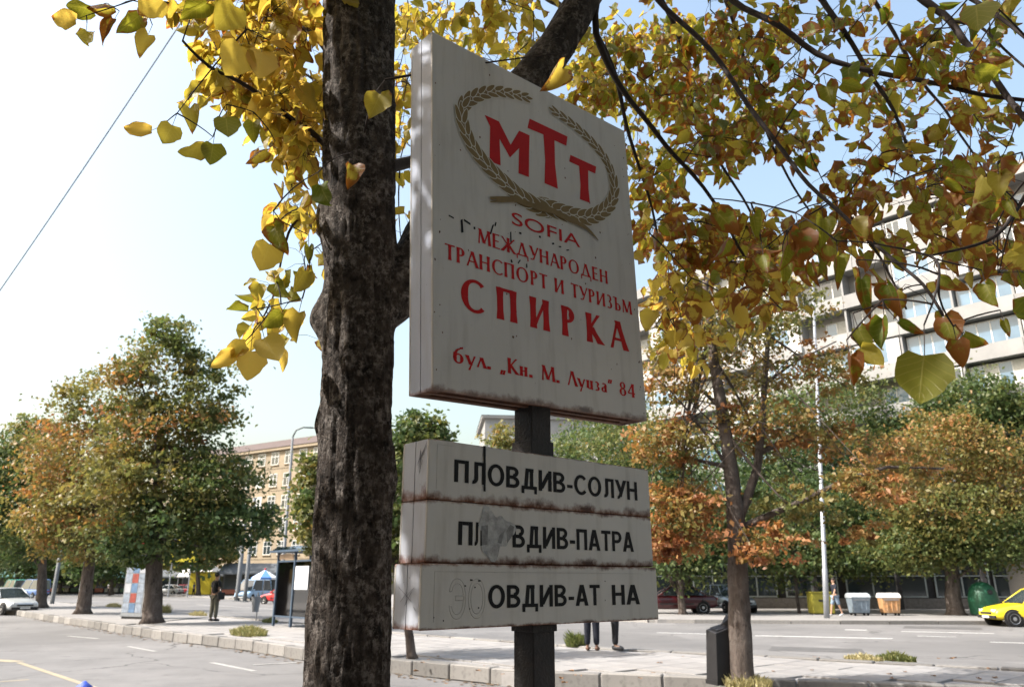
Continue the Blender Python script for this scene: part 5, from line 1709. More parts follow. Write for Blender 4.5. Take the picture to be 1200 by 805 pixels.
# tan office block on the left
def far_block(name, label, org, rz, L, D, H, floors, z0, pitch, nwin, ww, wh, wallm, roofm, roofh, step=None, gm=GD, fm=FR, cornice=0.5):
    r_ = empty(name, org, rz); tag(r_, label, 'building')
    MB().box(0, L, 0, D, 0, H).build('wall', wallm, r_)
    MB().box(-cornice, L + cornice, -cornice, D + cornice, H + .003, H + .45).build('cornice', wallm, r_)
    rr = MB()
    a = cornice + .1
    rr.add([(-a, -a, H + .453), (L + a, -a, H + .453), (L + a, D + a, H + .453), (-a, D + a, H + .453), (3, D * .5, H + .45 + roofh), (L - 3, D * .5, H + .45 + roofh)],
           [(0, 1, 5, 4), (1, 2, 5), (2, 3, 4, 5), (3, 0, 4), (0, 3, 2, 1)])
    rr.build('roof', roofm, r_)
    f, p = win_meshes(ww, wh, 2, 0.10, wh * .62); f.materials.append(fm)
    sill = MB().box(-.1, ww + .1, -.12, 0, -.12, -.003).mesh('sill'); sill.materials.append(wallm)
    pm = [[pane_mesh(a_, b_, wh, m, .1) for a_, b_ in p] for m in (gm, CUR)]
    rv = random.Random(int(L))
    for fl in range(floors):
        for k in range(nwin):
            o = link('window', f, r_); o.location = ((k + .5) * L / nwin - ww / 2, -0.055, z0 + fl * pitch)
            t = 1 if rv.random() < .18 else 0
            for q in pm[t]: link('pane', q, o)
            link('sill', sill, o)
    for fl in range(floors):
        MB().box(0.1, L - .1, -0.06, -0.003, z0 + fl * pitch - 0.62, z0 + fl * pitch - 0.42).build('string_course', wallm, r_)
    return r_


TAN = mat('tan_render', (0.31, 0.25, 0.175), 0.85, var=0.14, scale=0.5, bmp=0.2, dirt=(0.22, 0.185, 0.14))
TILE = mat('brown_roof', (0.105, 0.075, 0.065), 0.8, var=0.3, scale=2, bmp=0.3)
d = Vector((0.84, -0.54, 0)).normalized()
org = Q(330, 640, 119.0); org = Vector((org.x, org.y, 0)) - d * 36
far_block('office_building', 'tan office building with rows of windows and brown roof, behind the bus shelter', (org.x, org.y, FZ), math.atan2(d.y, d.x), 50, 14, 21.4, 6, 2.2, 3.4, 16, 1.7, 2.0, TAN, TILE, 3.0)
org = Q(590, 640, 120.0)
far_block('pale_building', 'pale distant building whose top shows between the two sign boxes', (org.x - 3, 120, FZ), 0.1, 26, 14, 26.5, 6, 3.0, 3.8, 9, 1.6, 1.8, PW, mat('grey_flat_roof', (0.25, 0.25, 0.25), 0.8), 0.4)

# ------------------------------------------------------------------ vehicles
TYRE = mat('tyre_rubber', (0.012, 0.012, 0.012), 0.85, var=0.2, bmp=0.2)
RIM = mat('alloy_rim', (0.42, 0.42, 0.43), 0.35, metal=0.7, var=0.1, bmp=0)
TRIM = mat('black_trim', (0.02, 0.02, 0.021), 0.6, var=0.2, bmp=0.1)
LAMP = mat('headlight_lens', (0.6, 0.62, 0.64), 0.1, var=0.1, bmp=0, coat=1.0)
TAIL = mat('tail_light_red', (0.35, 0.01, 0.01), 0.2, var=0.1, bmp=0, coat=0.6)
PLATE = mat('number_plate_white', (0.6, 0.6, 0.58), 0.5, var=0.1, bmp=0)
CG = glass_mat('car_glass', (0.03, 0.04, 0.045), 0.04)


def loft(sections):
    mb = MB(); n = len(sections[0]); vs = []
    for s in sections: vs += s
    fs = []
    for i in range(len(sections) - 1):
        for k in range(n):
            k2 = (k + 1) % n
            fs.append((i * n + k, (i + 1) * n + k, (i + 1) * n + k2, i * n + k2))
    fs.append(tuple(range(n))); fs.append(tuple(range((len(sections) - 1) * n, len(sections) * n))[::-1])
    return mb.add(vs, fs)


def car(label, paint, loc, rz, L=4.3, W=1.70, H=1.42, style='sedan', group=None, taxi=False, cat='car'):
    """front looks along +x"""
    r_ = empty('parked_car' if not taxi else 'taxi', loc, rz); tag(r_, label, cat, group)
    h = L / 2
    hood, belt = 0.80, 0.88
    if style == 'van': st = [(-h, .35, .95, .70), (-h + .06, .25, 1.0, .8), (-h * .5, .22, 1.0, .84), (h * .55, .22, 1.0, .84), (h * .75, .22, .98, .82), (h - .12, .25, .85, .78), (h, .34, .62, .68)]
    else: st = [(-h, .42, .72, .66), (-h + .05, .30, .86, .76), (-h + .35, .22, .93, .82), (-h * .45, .20, .93, .85), (0, .20, .91, .85), (h * .38, .20, .90, .85), (h * .55, .20, .85, .84), (h * .82, .22, .76, .81), (h - .10, .27, .66, .75), (h, .36, .55, .66)]
    secs = []
    for x, zb, zt_, w in st:
        w *= W / 1.7
        secs.append([(x, -w * .86, zb), (x, -w * .98, zb + .08), (x, -w, (zb + zt_) / 2), (x, -w * .965, zt_ - .08), (x, -w * .86, zt_), (x, 0, zt_ + .035),
                     (x, w * .86, zt_), (x, w * .965, zt_ - .08), (x, w, (zb + zt_) / 2), (x, w * .98, zb + .08), (x, w * .86, zb)])
    bd = loft(secs).build('body', paint, r_, smooth=False, recalc=True)
    sub = bd.modifiers.new('round', 'SUBSURF'); sub.levels = 2; sub.render_levels = 2
    bd.data.polygons.foreach_set('use_smooth', [True] * len(bd.data.polygons))
    w1 = W / 2 * .90; w2 = W / 2 * .70
    if style == 'van': xa, xb, ra, rb_ = -h + .05, h * .80, -h + .12, h * .42
    elif style == 'hatch': xa, xb, ra, rb_ = -h + .12, h * .45, -h * .72, h * .10
    else: xa, xb, ra, rb_ = -h * .74, h * .46, -h * .42, h * .10
    zb = (.98 if style == 'van' else .90); zr = H
    cab = MB().add([(xa, -w1, zb), (xb, -w1, zb), (xb + .10, 0, zb), (xb, w1, zb), (xa, w1, zb), (xa - .05, 0, zb),
                    (ra, -w2, zr - .05), (rb_, -w2, zr - .05), (rb_ + .06, 0, zr - .03), (rb_, w2, zr - .05), (ra, w2, zr - .05), (ra - .03, 0, zr - .03)],
                   [(0, 1, 7, 6), (1, 2, 8, 7), (2, 3, 9, 8), (3, 4, 10, 9), (4, 5, 11, 10), (5, 0, 6, 11), (6, 7, 8, 9, 10, 11), (5, 4, 3, 2, 1, 0)])
    cab.build('windows', CG, r_, recalc=True)
    rf = MB().add([(ra - .03, -w2 - .01, zr - .06), (rb_ + .02, -w2 - .01, zr - .06), (rb_ + .08, 0, zr - .045), (rb_ + .02, w2 + .01, zr - .06), (ra - .03, w2 + .01, zr - .06), (ra - .06, 0, zr - .045),
                   (ra + .08, -w2 + .1, zr), (rb_ - .06, -w2 + .1, zr), (rb_ - .02, 0, zr + .02), (rb_ - .06, w2 - .1, zr), (ra + .08, w2 - .1, zr), (ra + .05, 0, zr + .02)],
                  [(0, 1, 7, 6), (1, 2, 8, 7), (2, 3, 9, 8), (3, 4, 10, 9), (4, 5, 11, 10), (5, 0, 6, 11), (6, 7, 8, 9, 10, 11), (5, 4, 3, 2, 1, 0)])
    rf.build('roof', paint, r_, recalc=True)
    pl = MB()
    mx = (xa + xb) / 2 - .05; mr = (ra + rb_) / 2 - .05
    for s in (-1, 1):
        for a_, b_ in (((xa, zb), (ra, zr - .05)), ((mx, zb), (mr, zr - .05)), ((xb, zb), (rb_, zr - .05))):
            pl.tube([(a_[0], s * (w1 + .002), a_[1] - .03), (b_[0], s * (w2 + .004), b_[1])], 0.032, 6)
    pl.build('window_pillars', paint, r_, smooth=True)
    # wheels and arches
    R_ = 0.30
    wheels = []
    for x in (-h * .62, h * .69):
        for s in (-1, 1):
            ar = MB().lathe([(R_ + .07, 0), (R_ + .07, .05 * 1)], (x, s * (W / 2 - .05) - (.025 if s < 0 else -.025) * 0 - 0.025, R_), 20, 'y')
            ar.build('wheel_arch', TRIM, r_)
            ty = MB().lathe([(R_ * .62, -.09), (R_ * .93, -.09), (R_, -.06), (R_, .06), (R_ * .93, .09), (R_ * .62, .09)], (x, s * (W / 2 - .055), R_), 24, 'y')
            w_ = ty.build('wheel', TYRE, r_, smooth=False)
            prof = [(R_ * .64, -.03), (R_ * .66, .04), (R_ * .52, .02), (R_ * .2, .035), (.02, .04)]
            if s < 0: prof = [(a_, -b_) for a_, b_ in prof]
            MB().lathe(prof, (x, s * (W / 2 + .002), R_), 20, 'y').build('rim', RIM, w_)
    wf = W / 2
    for s in (-1, 1):
        MB().box(h - .20, h - .03, s * wf * .56 - .13, s * wf * .56 + .13, .53, .65).build('headlight', LAMP, r_, bevel=.03)
        MB().box(-h + .0, -h + .14, s * wf * .62 - .12, s * wf * .62 + .12, .66, .80).build('tail_light', TAIL, r_, bevel=.02)
        MB().box(xb - .30, xb - .12, s * (wf + .03) - .07, s * (wf + .03) + .07, zb + .0, zb + .12).build('side_mirror', paint if not taxi else TRIM, r_, bevel=.03)
        sm = MB()
        yy = s * (wf * .998)
        for x in (xb - .22, mx + .02, xa + .25):
            sm.box(x - .006, x + .006, yy - .012, yy + .012, .32, .84)
        sm.build('door_seam', TRIM, r_)
        MB().box(mx + .12, mx + .26, yy - .02, yy + .02, .73, .76).build('door_handle', TRIM, r_)
        MB().box(-h * .4, h * .42, yy - .012, yy + .016, .46, .52).build('side_moulding', TRIM, r_)
    MB().box(h - .06, h + .03, -wf * .80, wf * .80, .30, .42).build('bumper', TRIM, r_, bevel=.02)
    MB().box(-h - .03, -h + .06, -wf * .80, wf * .80, .34, .47).build('bumper', TRIM, r_, bevel=.02)
    MB().box(h - .05, h + .012, -.42, .42, .47, .55).build('grille', TRIM, r_)
    MB().box(h + .031, h + .04, -.26, .26, .32, .41).build('number_plate', PLATE, r_)
    if taxi:
        MB().box(-.1, .12, -.28, .28, zr + .03, zr + .17).build('roof_sign', paint, r_, bevel=.03)
    return r_


def paint(name, c, met=0.0):
    return mat(name, c, 0.35, met, var=0.06, scale=3, bmp=0.0, coat=0.7)


pc_ = G(1166, 734.5); 
car('bright yellow taxi entering the picture at the right edge', paint('taxi_yellow', (0.78, 0.62, 0.02)), (pc_.x + 2.35, pc_.y + 0.75, 0), R(176), 4.2, 1.68, 1.46, 'sedan', taxi=True, cat='taxi')
ssd = math.atan2(SD.y, SD.x)
pc_ = G(20, 720)
car('silver sedan on the left edge, parked by the island kerb', paint('silver_paint', (0.50, 0.52, 0.52), 0.3), (pc_.x - 1.1, pc_.y + 0.6, 0), ssd + math.pi + R(14), 4.4, 1.72, 1.42, 'sedan', 'cars seen around the junction')
gc = 'cars seen around the junction'
p_ = G(799, 717.5, FZ)
car('dark red sedan parked on the far pavement under the bright green tree', paint('dark_red_paint', (0.055, 0.006, 0.009)), (B(790, 43.0).x, 43.0, FZ), R(178), 4.3, 1.7, 1.4, 'sedan', gc)  # red darkened to stand in for tree shade
car('silver-blue hatchback half hidden behind the forked tree trunk', paint('pale_blue_paint', (0.20, 0.25, 0.29), .3), (B(852, 44.5).x, 44.5, FZ), R(-78), 3.9, 1.68, 1.45, 'hatch', gc)  # paint toned down in place of the canopy's shade
p_ = G(314, 709)
car('bright red car on the road left of the bus shelter', paint('bright_red_paint', (0.55, 0.015, 0.02)), (p_.x, 68, 0), R(160), 4.1, 1.7, 1.42, 'hatch', gc)
p_ = Q(296, 700, 80)
car('pale blue and white van behind the red car', paint('light_blue_van', (0.30, 0.45, 0.62)), (p_.x, 80, 0), R(-100), 4.6, 1.8, 2.0, 'van', gc, cat='van')
p_ = Q(362, 700, 62)
car('white van seen through the bus shelter glass', paint('white_van', (0.62, 0.62, 0.60)), (p_.x, 62, 0), R(165), 5.0, 1.9, 2.1, 'van', gc, cat='van')
for px, Y, c, nm, st_, rz, lb in ((196, 118, (0.45, 0.46, 0.46), 'far_silver', 'sedan', 170, 'tiny silver car far across the road right of the kiosk tree'),
                              (212, 122, (0.28, 0.02, 0.03), 'far_red', 'hatch', 172, 'tiny dark red car far across the road under the yellow billboard'),
                              (268, 112, (0.03, 0.035, 0.04), 'far_black', 'sedan', 168, 'tiny black car far across the road right of the yellow container'),
                              (14, 105, (0.05, 0.33, 0.26), 'teal_green', 'van', 140, 'teal green van far behind the silver car'),
                              (38, 96, (0.08, 0.16, 0.36), 'far_blue', 'van', 150, 'blue van far behind, beside the leftmost chestnut trunk')):
    car(lb, paint(nm, c), (Q(px, 700, Y).x, Y, 0.0), R(rz), 4.3, 1.7, 1.45 if st_ != 'van' else 2.1, st_, gc, cat='van' if st_ == 'van' else 'car')

# ------------------------------------------------------------------ street furniture
STEEL = mat('galvanised_steel', (0.30, 0.315, 0.34), 0.45, metal=0.3, var=0.15, bmp=0.05)
DSTEEL = mat('grey_painted_steel', (0.13, 0.14, 0.15), 0.55, var=0.2, bmp=0.1)


def lamp_post(label, loc, top, arm, r0=0.12, m=STEEL, group='street lamps'):
    r_ = empty('street_lamp', loc); tag(r_, label, 'street lamp', group)
    t = Vector(top) - Vector(loc)
    MB().tube([(0, 0, 0), t * .12, t * .122, t], [r0, r0 * .95, r0 * .8, r0 * .45], 12).build('pole', m, r_, smooth=True)
    a = Vector(arm)
    pts = [t, t + Vector((a.x * .15, a.y * .15, a.z * .7)), t + Vector((a.x * .5, a.y * .5, a.z)), t + Vector((a.x, a.y, a.z * .95))]
    MB().tube(pts, r0 * .35, 8).build('arm', m, r_, smooth=True)
    e = pts[-1]
    d_ = Vector((a.x, a.y, 0)).normalized()
    MB().tube([e, e + d_ * .3 + Vector((0, 0, .03)), e + d_ * .7], [.05, .13, .06], 8).build('lamp_head', DSTEEL, r_, smooth=True)
    return r_


b_ = G(969, 724, FZ)
lamp_post('tall pale grey lamp post right of the orange tree, beside the walking person', b_, Q(951, 300, b_.y), (1.5, 0, .5), 0.13)
b_ = Q(329, 700, 62); b_.z = 0
lamp_post('curved-arm lamp post rising above the bus shelter on the left', b_, Q(343, 512, 62), (1.6, 0, .8), 0.2, m=DSTEEL)
for px, Y, h, r, lb in ((62, 58, 5.5, .16, 'thick grey post between the two leftmost trunks'), (287, 75, 9.5, .2, 'grey post behind the red car, left one of the pair'), (278, 78, 7.5, .25, 'stout grey pole behind the red car, right of the stalls'),
                        (93, 64, 6.5, .12, 'slim grey pole just left of the middle chestnut trunk')):
    r_ = empty('grey_pole', (Q(px, 700, Y).x, Y, 0.0)); tag(r_, lb, 'pole', 'grey poles on the left')
    MB().tube([(0, 0, 0), (0, 0, h * .1), (0, 0, h)], [r, r * .9, r * .75], 10).build('pole', DSTEEL, r_, smooth=True)
    MB().lathe([(r * 1.8, 0), (r * 1.8, .06), (r, .08)], (0, 0, 0), 10).build('foot', DSTEEL, r_)

# bus shelter
sb = G(320, 733, KH)
so_ = sb - SD * 3.75
sh = empty('bus_shelter', (so_.x, so_.y, KH), math.atan2(SD.y, SD.x))
tag(sh, 'blue-grey bus shelter with glass walls and a white notice, left of the big trunk', 'bus shelter')
BLU = mat('shelter_blue_grey', (0.06, 0.09, 0.13), 0.45, var=0.15, bmp=0.05)
SG = clear_glass('shelter_glass', (0.42, 0.50, 0.55), 0.5)
for x in (0, 1.25, 2.5, 3.75):
    MB().box(x - .04, x + .04, -.04, .04, 0, 2.42).build('post', BLU, sh)
for x in (0, 3.75):
    MB().box(x - .04, x + .04, -1.28, -1.20, 0, 2.42).build('post', BLU, sh)
MB().box(-.25, 4.0, -1.6, .25, 2.43, 2.50).build('roof', BLU, sh)
rf = MB()
pr = [(-1.55, 2.503), (-1.2, 2.62), (-.6, 2.68), (0.0, 2.62), (.2, 2.503)]
rf.add([(-.2, a, b) for a, b in pr] + [(3.95, a, b) for a, b in pr], [(0, 1, 2, 3, 4), (9, 8, 7, 6, 5)] + [(i, i + 5, i + 6, i + 1) for i in range(4)] + [(4, 9, 5, 0)])
rf.build('roof_vault', clear_glass('vault_glass', (0.35, 0.45, 0.55), 0.6), sh, recalc=True)
for i in range(3):
    MB().box(i * 1.25 + .045, i * 1.25 + 1.205, -.008, .008, .35, 2.1).build('glass_panel', SG, sh)
    MB().box(i * 1.25 + .042, i * 1.25 + 1.208, -.02, .02, 2.103, 2.16).build('cross_rail', BLU, sh)
    MB().box(i * 1.25 + .042, i * 1.25 + 1.208, -.02, .02, .30, .347).build('cross_rail', BLU, sh)
MB().box(3.742, 3.758, -1.195, -.045, .35, 2.1).build('glass_panel', SG, sh)
MB().box(1.45, 2.35, .022, .05, 1.2, 1.95).build('notice_board', mat('notice_white', (0.72, 0.73, 0.74), 0.4, var=0.05, bmp=0), sh)
MB().box(2.6, 3.6, .022, .05, 2.19, 2.37).build('name_plate', mat('name_plate_cream', (0.5, 0.36, 0.25), 0.5, var=0.2, bmp=0), sh)
MB().box(.3, 3.4, -.55, -.18, .44, .49).build('bench', BLU, sh)
for x in (.5, 1.9, 3.2):
    MB().box(x - .03, x + .03, -.4, -.34, 0, .437).build('bench_leg', BLU, sh)

# poster kiosk
kb = G(161, 724.5, KH)
kk = empty('poster_kiosk', (kb.x, kb.y, KH), R(-24)); tag(kk, 'upright poster kiosk with blue and red posters beside the large chestnut trunk', 'kiosk')
KW = mat('kiosk_grey', (0.20, 0.215, 0.23), 0.6, var=0.2, bmp=0.1)
MB().box(-.62, .62, -.35, .35, .08, 2.65).build('cabinet', KW, kk, bevel=.02)
MB().box(-.66, .66, -.39, .39, 2.653, 2.74).build('top_cap', KW, kk)
MB().box(-.58, .58, -.31, .31, 0, .078).build('base', TRIM, kk)
pcs = [mat('poster_red', (0.25, 0.05, 0.04), 0.5, var=0.3, scale=5), mat('poster_blue', (0.09, 0.16, 0.27), 0.5, var=0.3, scale=5), mat('poster_white', (0.36, 0.38, 0.42), 0.5, var=0.2, scale=5), mat('poster_sky', (0.22, 0.38, 0.55), 0.5, var=0.3, scale=5), mat('poster_pale', (0.22, 0.26, 0.32), 0.5, var=0.4, scale=6)]
rp = random.Random(12)
for j in range(6):
    for i in range(3):
        c = 0 if (i == 1 and j % 2) else 1 if i == 1 else rp.choice((2, 4, 4, 4))
        MB().box(-.55 + i * .37, -.55 + i * .37 + .34, -.358, -.351, .25 + j * .39, .25 + j * .39 + .36).build('poster', pcs[c], kk)
    MB().box(-.628, -.621, -.25, .25, .25 + j * .39, .25 + j * .39 + .34).build('poster', pcs[rp.choice((1, 2, 3))], kk)
rs_ = empty('red_round_sign', (Q(157, 700, kb.y + 2).x, kb.y + 2, KH)); tag(rs_, 'small red sign on a thin pole above the poster kiosk', 'sign')
MB().tube([(0, 0, 0), (0, 0, 3.5)], .035, 8).build('pole', STEEL, rs_)
MB().box(-.30, .30, -.05, -.036, 3.0, 3.5).build('sign_plate', mat('sign_plate_red', (0.5, 0.05, 0.04), 0.5, var=0.1), rs_, bevel=.02)
MB().box(-.16, .16, -.058, -.052, 3.18, 3.32).build('sign_bar', PLATE, rs_)

# litter bin
lb_ = G(298, 726, KH)
bn = empty('litter_bin', (lb_.x, lb_.y, KH)); tag(bn, 'grey wire litter bin on a post left of the bus shelter', 'bin')
MB().tube([(0, .22, 0), (0, .22, 1.05)], .03, 8).build('pole', STEEL, bn)
MB().lathe([(.13, .30), (.19, .85), (.17, .85), (.11, .32)], (0, 0, 0), 12).build('basket', STEEL, bn)
MB().lathe([(.2, .85), (.2, .88), (.17, .88), (.17, .85)], (0, 0, 0), 12).build('rim', STEEL, bn)

# dustbins across the road
def dumpster(label, px, Y, body, lid, w=1.25, rz=0.0, dome=True):
    r_ = empty('dustbin', (B(px, Y).x, Y, FZ), rz); tag(r_, label, 'dustbin', 'wheeled dustbins on the far pavement')
    h = w / 2
    bd = MB().add([(-h * .86, -.36, .16), (h * .86, -.36, .16), (h * .86, .36, .16), (-h * .86, .36, .16), (-h, -.46, 1.02), (h, -.46, 1.02), (h, .46, 1.02), (-h, .46, 1.02)],
                  [(0, 3, 2, 1), (4, 5, 6, 7), (0, 1, 5, 4), (1, 2, 6, 5), (2, 3, 7, 6), (3, 0, 4, 7)])
    bd.build('body', body, r_, bevel=.03)
    pts = [(-.50, 1.023), (-.50, 1.10), (-.36, 1.24), (-.10, 1.32), (.2, 1.32), (.44, 1.2), (.50, 1.023)]
    l_ = MB(); n = len(pts)
    l_.add([(-h - .04, a, b) for a, b in pts] + [(h + .04, a, b) for a, b in pts], [tuple(range(n)), tuple(range(n, 2 * n))[::-1]] + [(i, n + i, n + (i + 1) % n, (i + 1) % n) for i in range(n)])
    l_.build('lid', lid, r_, bevel=.02, recalc=True)
    for x in (-h * .7, h * .7):
        for y in (-.28, .28):
            MB().lathe([(.08, -.03), (.08, .03)], (x, y, .08), 10, 'y').build('wheel', TYRE, r_)
    for x in (-h * .5, 0, h * .5):
        MB().box(x - .03, x + .03, -.47, -.40, .3, .98).build('rib', body, r_)
    MB().box(-h * .8, h * .8, -.50, -.462, .90, .95).build('handle', STEEL, r_)
    r_.scale = (.70, .8, .80)
    return r_


dumpster('grey metal dustbin with ribbed front, right of the walking person', 1005, 40.0, mat('dumpster_grey', (0.22, 0.27, 0.32), 0.5, metal=.2, var=0.25, bmp=0.2), mat('dumpster_grey_lid', (0.36, 0.40, 0.43), 0.5, var=0.2), 1.3)
dumpster('orange-sided dustbin with white rounded lid', 1041, 40.0, mat('dumpster_orange', (0.50, 0.28, 0.13), 0.6, var=0.3, bmp=0.2, dirt=(0.35, 0.26, 0.2)), mat('dumpster_white_lid', (0.66, 0.64, 0.62), 0.5, var=0.1), 1.25, R(-6))
r_ = empty('yellow_container', (B(961, 41.5).x, 41.5, FZ)); tag(r_, 'yellow box container behind the lamp post on the right', 'container')
YEL = mat('container_yellow', (0.26, 0.235, 0.03), 0.5, var=0.15, bmp=0.1)  # yellow darkened to stand in for shade
MB().box(-.55, .55, -.4, .4, .05, 1.02).build('body', YEL, r_, bevel=.04)
MB().box(-.58, .58, -.43, .43, 1.023, 1.1).build('lid', YEL, r_, bevel=.02)
MB().box(-.25, .25, -.412, -.402, .62, .72).build('slot', TRIM, r_)
MB().box(-.5, .5, -.35, .35, 0, .048).build('base', TRIM, r_)
r_ = empty('bell_container', (B(1152, 39.5).x, 39.5, FZ)); tag(r_, 'dark green bell-shaped recycling container behind the taxi', 'container')
GRN = mat('bell_green', (0.012, 0.075, 0.038), 0.5, var=0.15, bmp=0.1)  # green deepened so the colour carries the shade
MB().lathe([(.55, 0.05), (.66, .1), (.68, .75), (.63, 1.05), (.50, 1.35), (.3, 1.52), (.1, 1.58)], (0, 0, 0), 20).build('body', GRN, r_, smooth=True)
MB().lathe([(.58, 0), (.58, .06)], (0, 0, 0), 16).build('base', TRIM, r_)
MB().tube([(-.1, 0, 1.56), (-.08, 0, 1.68), (.08, 0, 1.68), (.1, 0, 1.56)], .02, 6).build('lifting_loop', STEEL, r_)
MB().lathe([(.11, -.70), (.11, -.62)], (0, 0, 1.1), 12, 'y').build('bottle_hole', TRIM, r_)
r_ = empty('yellow_container', (Q(235, 700, 112).x, 112, 0.0)); tag(r_, 'yellow skip far across the junction by the market stalls on the left', 'container')
MB().box(-1.5, 1.5, -.8, .8, .15, 3.0).build('body', mat('skip_yellow', (0.62, 0.50, 0.03), 0.5, var=0.15, bmp=0.1), r_, bevel=.1)
MB().box(-1.55, 1.55, -.85, .85, 3.003, 3.2).build('lid', YEL, r_)
MB().box(-1.3, 1.3, -.7, .7, 0, .147).build('base', TRIM, r_)

# black bin leaning at the foot of the orange tree
wb = G(848, 801, KH)
r_ = empty('black_bin', (wb.x, wb.y, KH), R(20)); tag(r_, 'narrow black open bin with slanted top at the foot of the orange tree', 'bin')
BK = mat('black_bin_steel', (0.012, 0.011, 0.012), 0.6, var=0.3, bmp=0.2)
w0, w1_, dd = .20, .165, .14
s_ = MB().add([(-w0, -dd, 0), (w0, -dd, 0), (w0, dd, 0), (-w0, dd, 0), (-w1_ + .01, -dd * .9, .70), (w1_ + .02, -dd * .9, .80), (w1_ + .02, dd * .9, .84), (-w1_ + .01, dd * .9, .74)],
              [(0, 3, 2, 1), (4, 5, 6, 7), (0, 1, 5, 4), (1, 2, 6, 5), (2, 3, 7, 6), (3, 0, 4, 7)])
s_.build('body', BK, r_, bevel=.01)
MB().add([(-.11, -.09, .735), (.17, -.09, .80), (.17, .09, .835), (-.11, .09, .77), (.02, 0, .80), (.18, -.07, .93), (.18, .07, .95)], [(0, 1, 5, 4), (1, 2, 6, 5), (2, 3, 4, 6), (4, 5, 6), (3, 0, 4)]).build('lid_flap', BK, r_, recalc=True)
MB().box(-.205, -.19, -.15, .15, .0, .06).build('foot', BK, r_)
# blue bag on the road
bb = G(97, 814)
bgm = MB(); prof = [(.02, 0), (.11, .0), (.14, .05), (.12, .12), (.05, .17), (.02, .2)]
bgm.lathe(prof, (0, 0, 0), 10)
o = bgm.build('blue_bag', mat('blue_plastic', (0.05, 0.10, 0.50), 0.4, var=0.2, scale=20, bmp=0.5), smooth=True)
o.location = (bb.x, bb.y, 0.001); tag(o, 'small blue plastic bag lying on the road at the bottom left', 'bag')

# market umbrella, stalls, billboard at the far side
ub = Q(308, 700, 74)
r_ = empty('market_umbrella', (ub.x, 74, 0)); tag(r_, 'blue and white market umbrella behind the red car', 'umbrella')
MB().tube([(0, 0, 0), (0, 0, 2.7)], .03, 8).build('pole', STEEL, r_)
UW, UBl = mat('umbrella_white', (0.62, 0.64, 0.66), 0.7, var=0.1), mat('umbrella_blue', (0.08, 0.2, 0.5), 0.7, var=0.1)
for k in range(8):
    a, b = R(45 * k), R(45 * k + 45)
    MB().add([(0, 0, 2.85), (1.25 * math.cos(a), 1.25 * math.sin(a), 2.15), (1.25 * math.cos(b), 1.25 * math.sin(b), 2.15), (1.25 * math.cos(b), 1.25 * math.sin(b), 1.98), (1.25 * math.cos(a), 1.25 * math.sin(a), 1.98)], [(0, 1, 2), (1, 4, 3, 2)]).build('canopy_panel', UW if k % 2 else UBl, r_)
MB().ball((0, 0, 2.9), .09).build('finial', mat('finial_red', (0.5, 0.02, 0.02), 0.5), r_)

def stall(px, Y, w, h, awn, lb, body=(0.05, 0.055, 0.06)):
    r_ = empty('market_stall', (Q(px, 700, Y).x, Y, FZ * .1)); tag(r_, lb, 'market stall', 'stalls and kiosks across the junction')
    MB().box(-w / 2, w / 2, 0, 3, 0, h).build('cabin', mat('stall_dark', body, 0.7, var=0.4, scale=1.5), r_)
    MB().add([(-w / 2 - .2, -1.6, h * .78), (w / 2 + .2, -1.6, h * .78), (w / 2 + .2, 0.5, h + .35), (-w / 2 - .2, .5, h + .35), (-w / 2 - .2, -1.6, h * .72), (w / 2 + .2, -1.6, h * .72)], [(0, 1, 2, 3), (0, 4, 5, 1)]).build('awning', awn, r_)
    for i in range(4):
        x = -w / 2 + (i + .5) * w / 4
        MB().box(x - w * .10, x + w * .10, -.05, -.003, .9, h * .74).build('shop_window', GD, r_)
        MB().box(x - w * .11, x + w * .11, -.5, -.053, .3, .86).build('counter', mat('goods_%d' % (i % 3), ((0.3, 0.1, 0.06), (0.3, 0.28, 0.22), (0.08, 0.15, 0.1))[i % 3], 0.7, var=0.5, scale=4), r_)
    for x in (-w / 2, w / 2): MB().box(x - .05, x + .05, -1.55, -1.45, 0, h * .78 - .02).build('awning_post', STEEL, r_)
    return r_


AW = mat('awning_white', (0.58, 0.57, 0.55), 0.7, var=0.15); AG = mat('awning_grey', (0.10, 0.11, 0.12), 0.7, var=0.2); AT = mat('awning_teal', (0.06, 0.16, 0.15), 0.7, var=0.2)
stall(242, 122, 8, 3.4, AW, 'stall with off-white awning behind the yellow skip')
stall(203, 126, 9, 3.4, AG, 'dark stall under the yellow billboard')
stall(272, 118, 6, 3.6, AG, 'dark stall left of the stout grey pole')
stall(140, 130, 10, 3.4, AT, 'long dark stall seen behind the middle chestnut trunk')
stall(82, 135, 10, 3.6, AG, 'dark stall seen between the two leftmost trunks')
stall(10, 140, 12, 3.6, AT, 'stall with teal awning far behind the silver car')
stall(300, 105, 9, 3.8, AG, 'dark kiosk at the foot of the tan office building')
r_ = empty('billboard', (Q(207, 700, 100).x, 100, 0.0)); tag(r_, 'plain yellow billboard under the large chestnut crown', 'billboard')
MB().box(-1.9, 1.9, -.1, .1, 4.2, 6.9).build('panel', mat('billboard_yellow', (0.62, 0.52, 0.04), 0.5, var=0.1), r_)
for x in (-1.2, 1.2): MB().tube([(x, .2, 0), (x, .2, 4.6)], .09, 8).build('pole', STEEL, r_)
MB().box(-1.98, 1.98, -.12, .12, 6.903, 7.0).build('frame', DSTEEL, r_)

# ------------------------------------------------------------------ people
SKIN = mat('skin', (0.42, 0.25, 0.17), 0.6, var=0.06, scale=9, bmp=0.03)


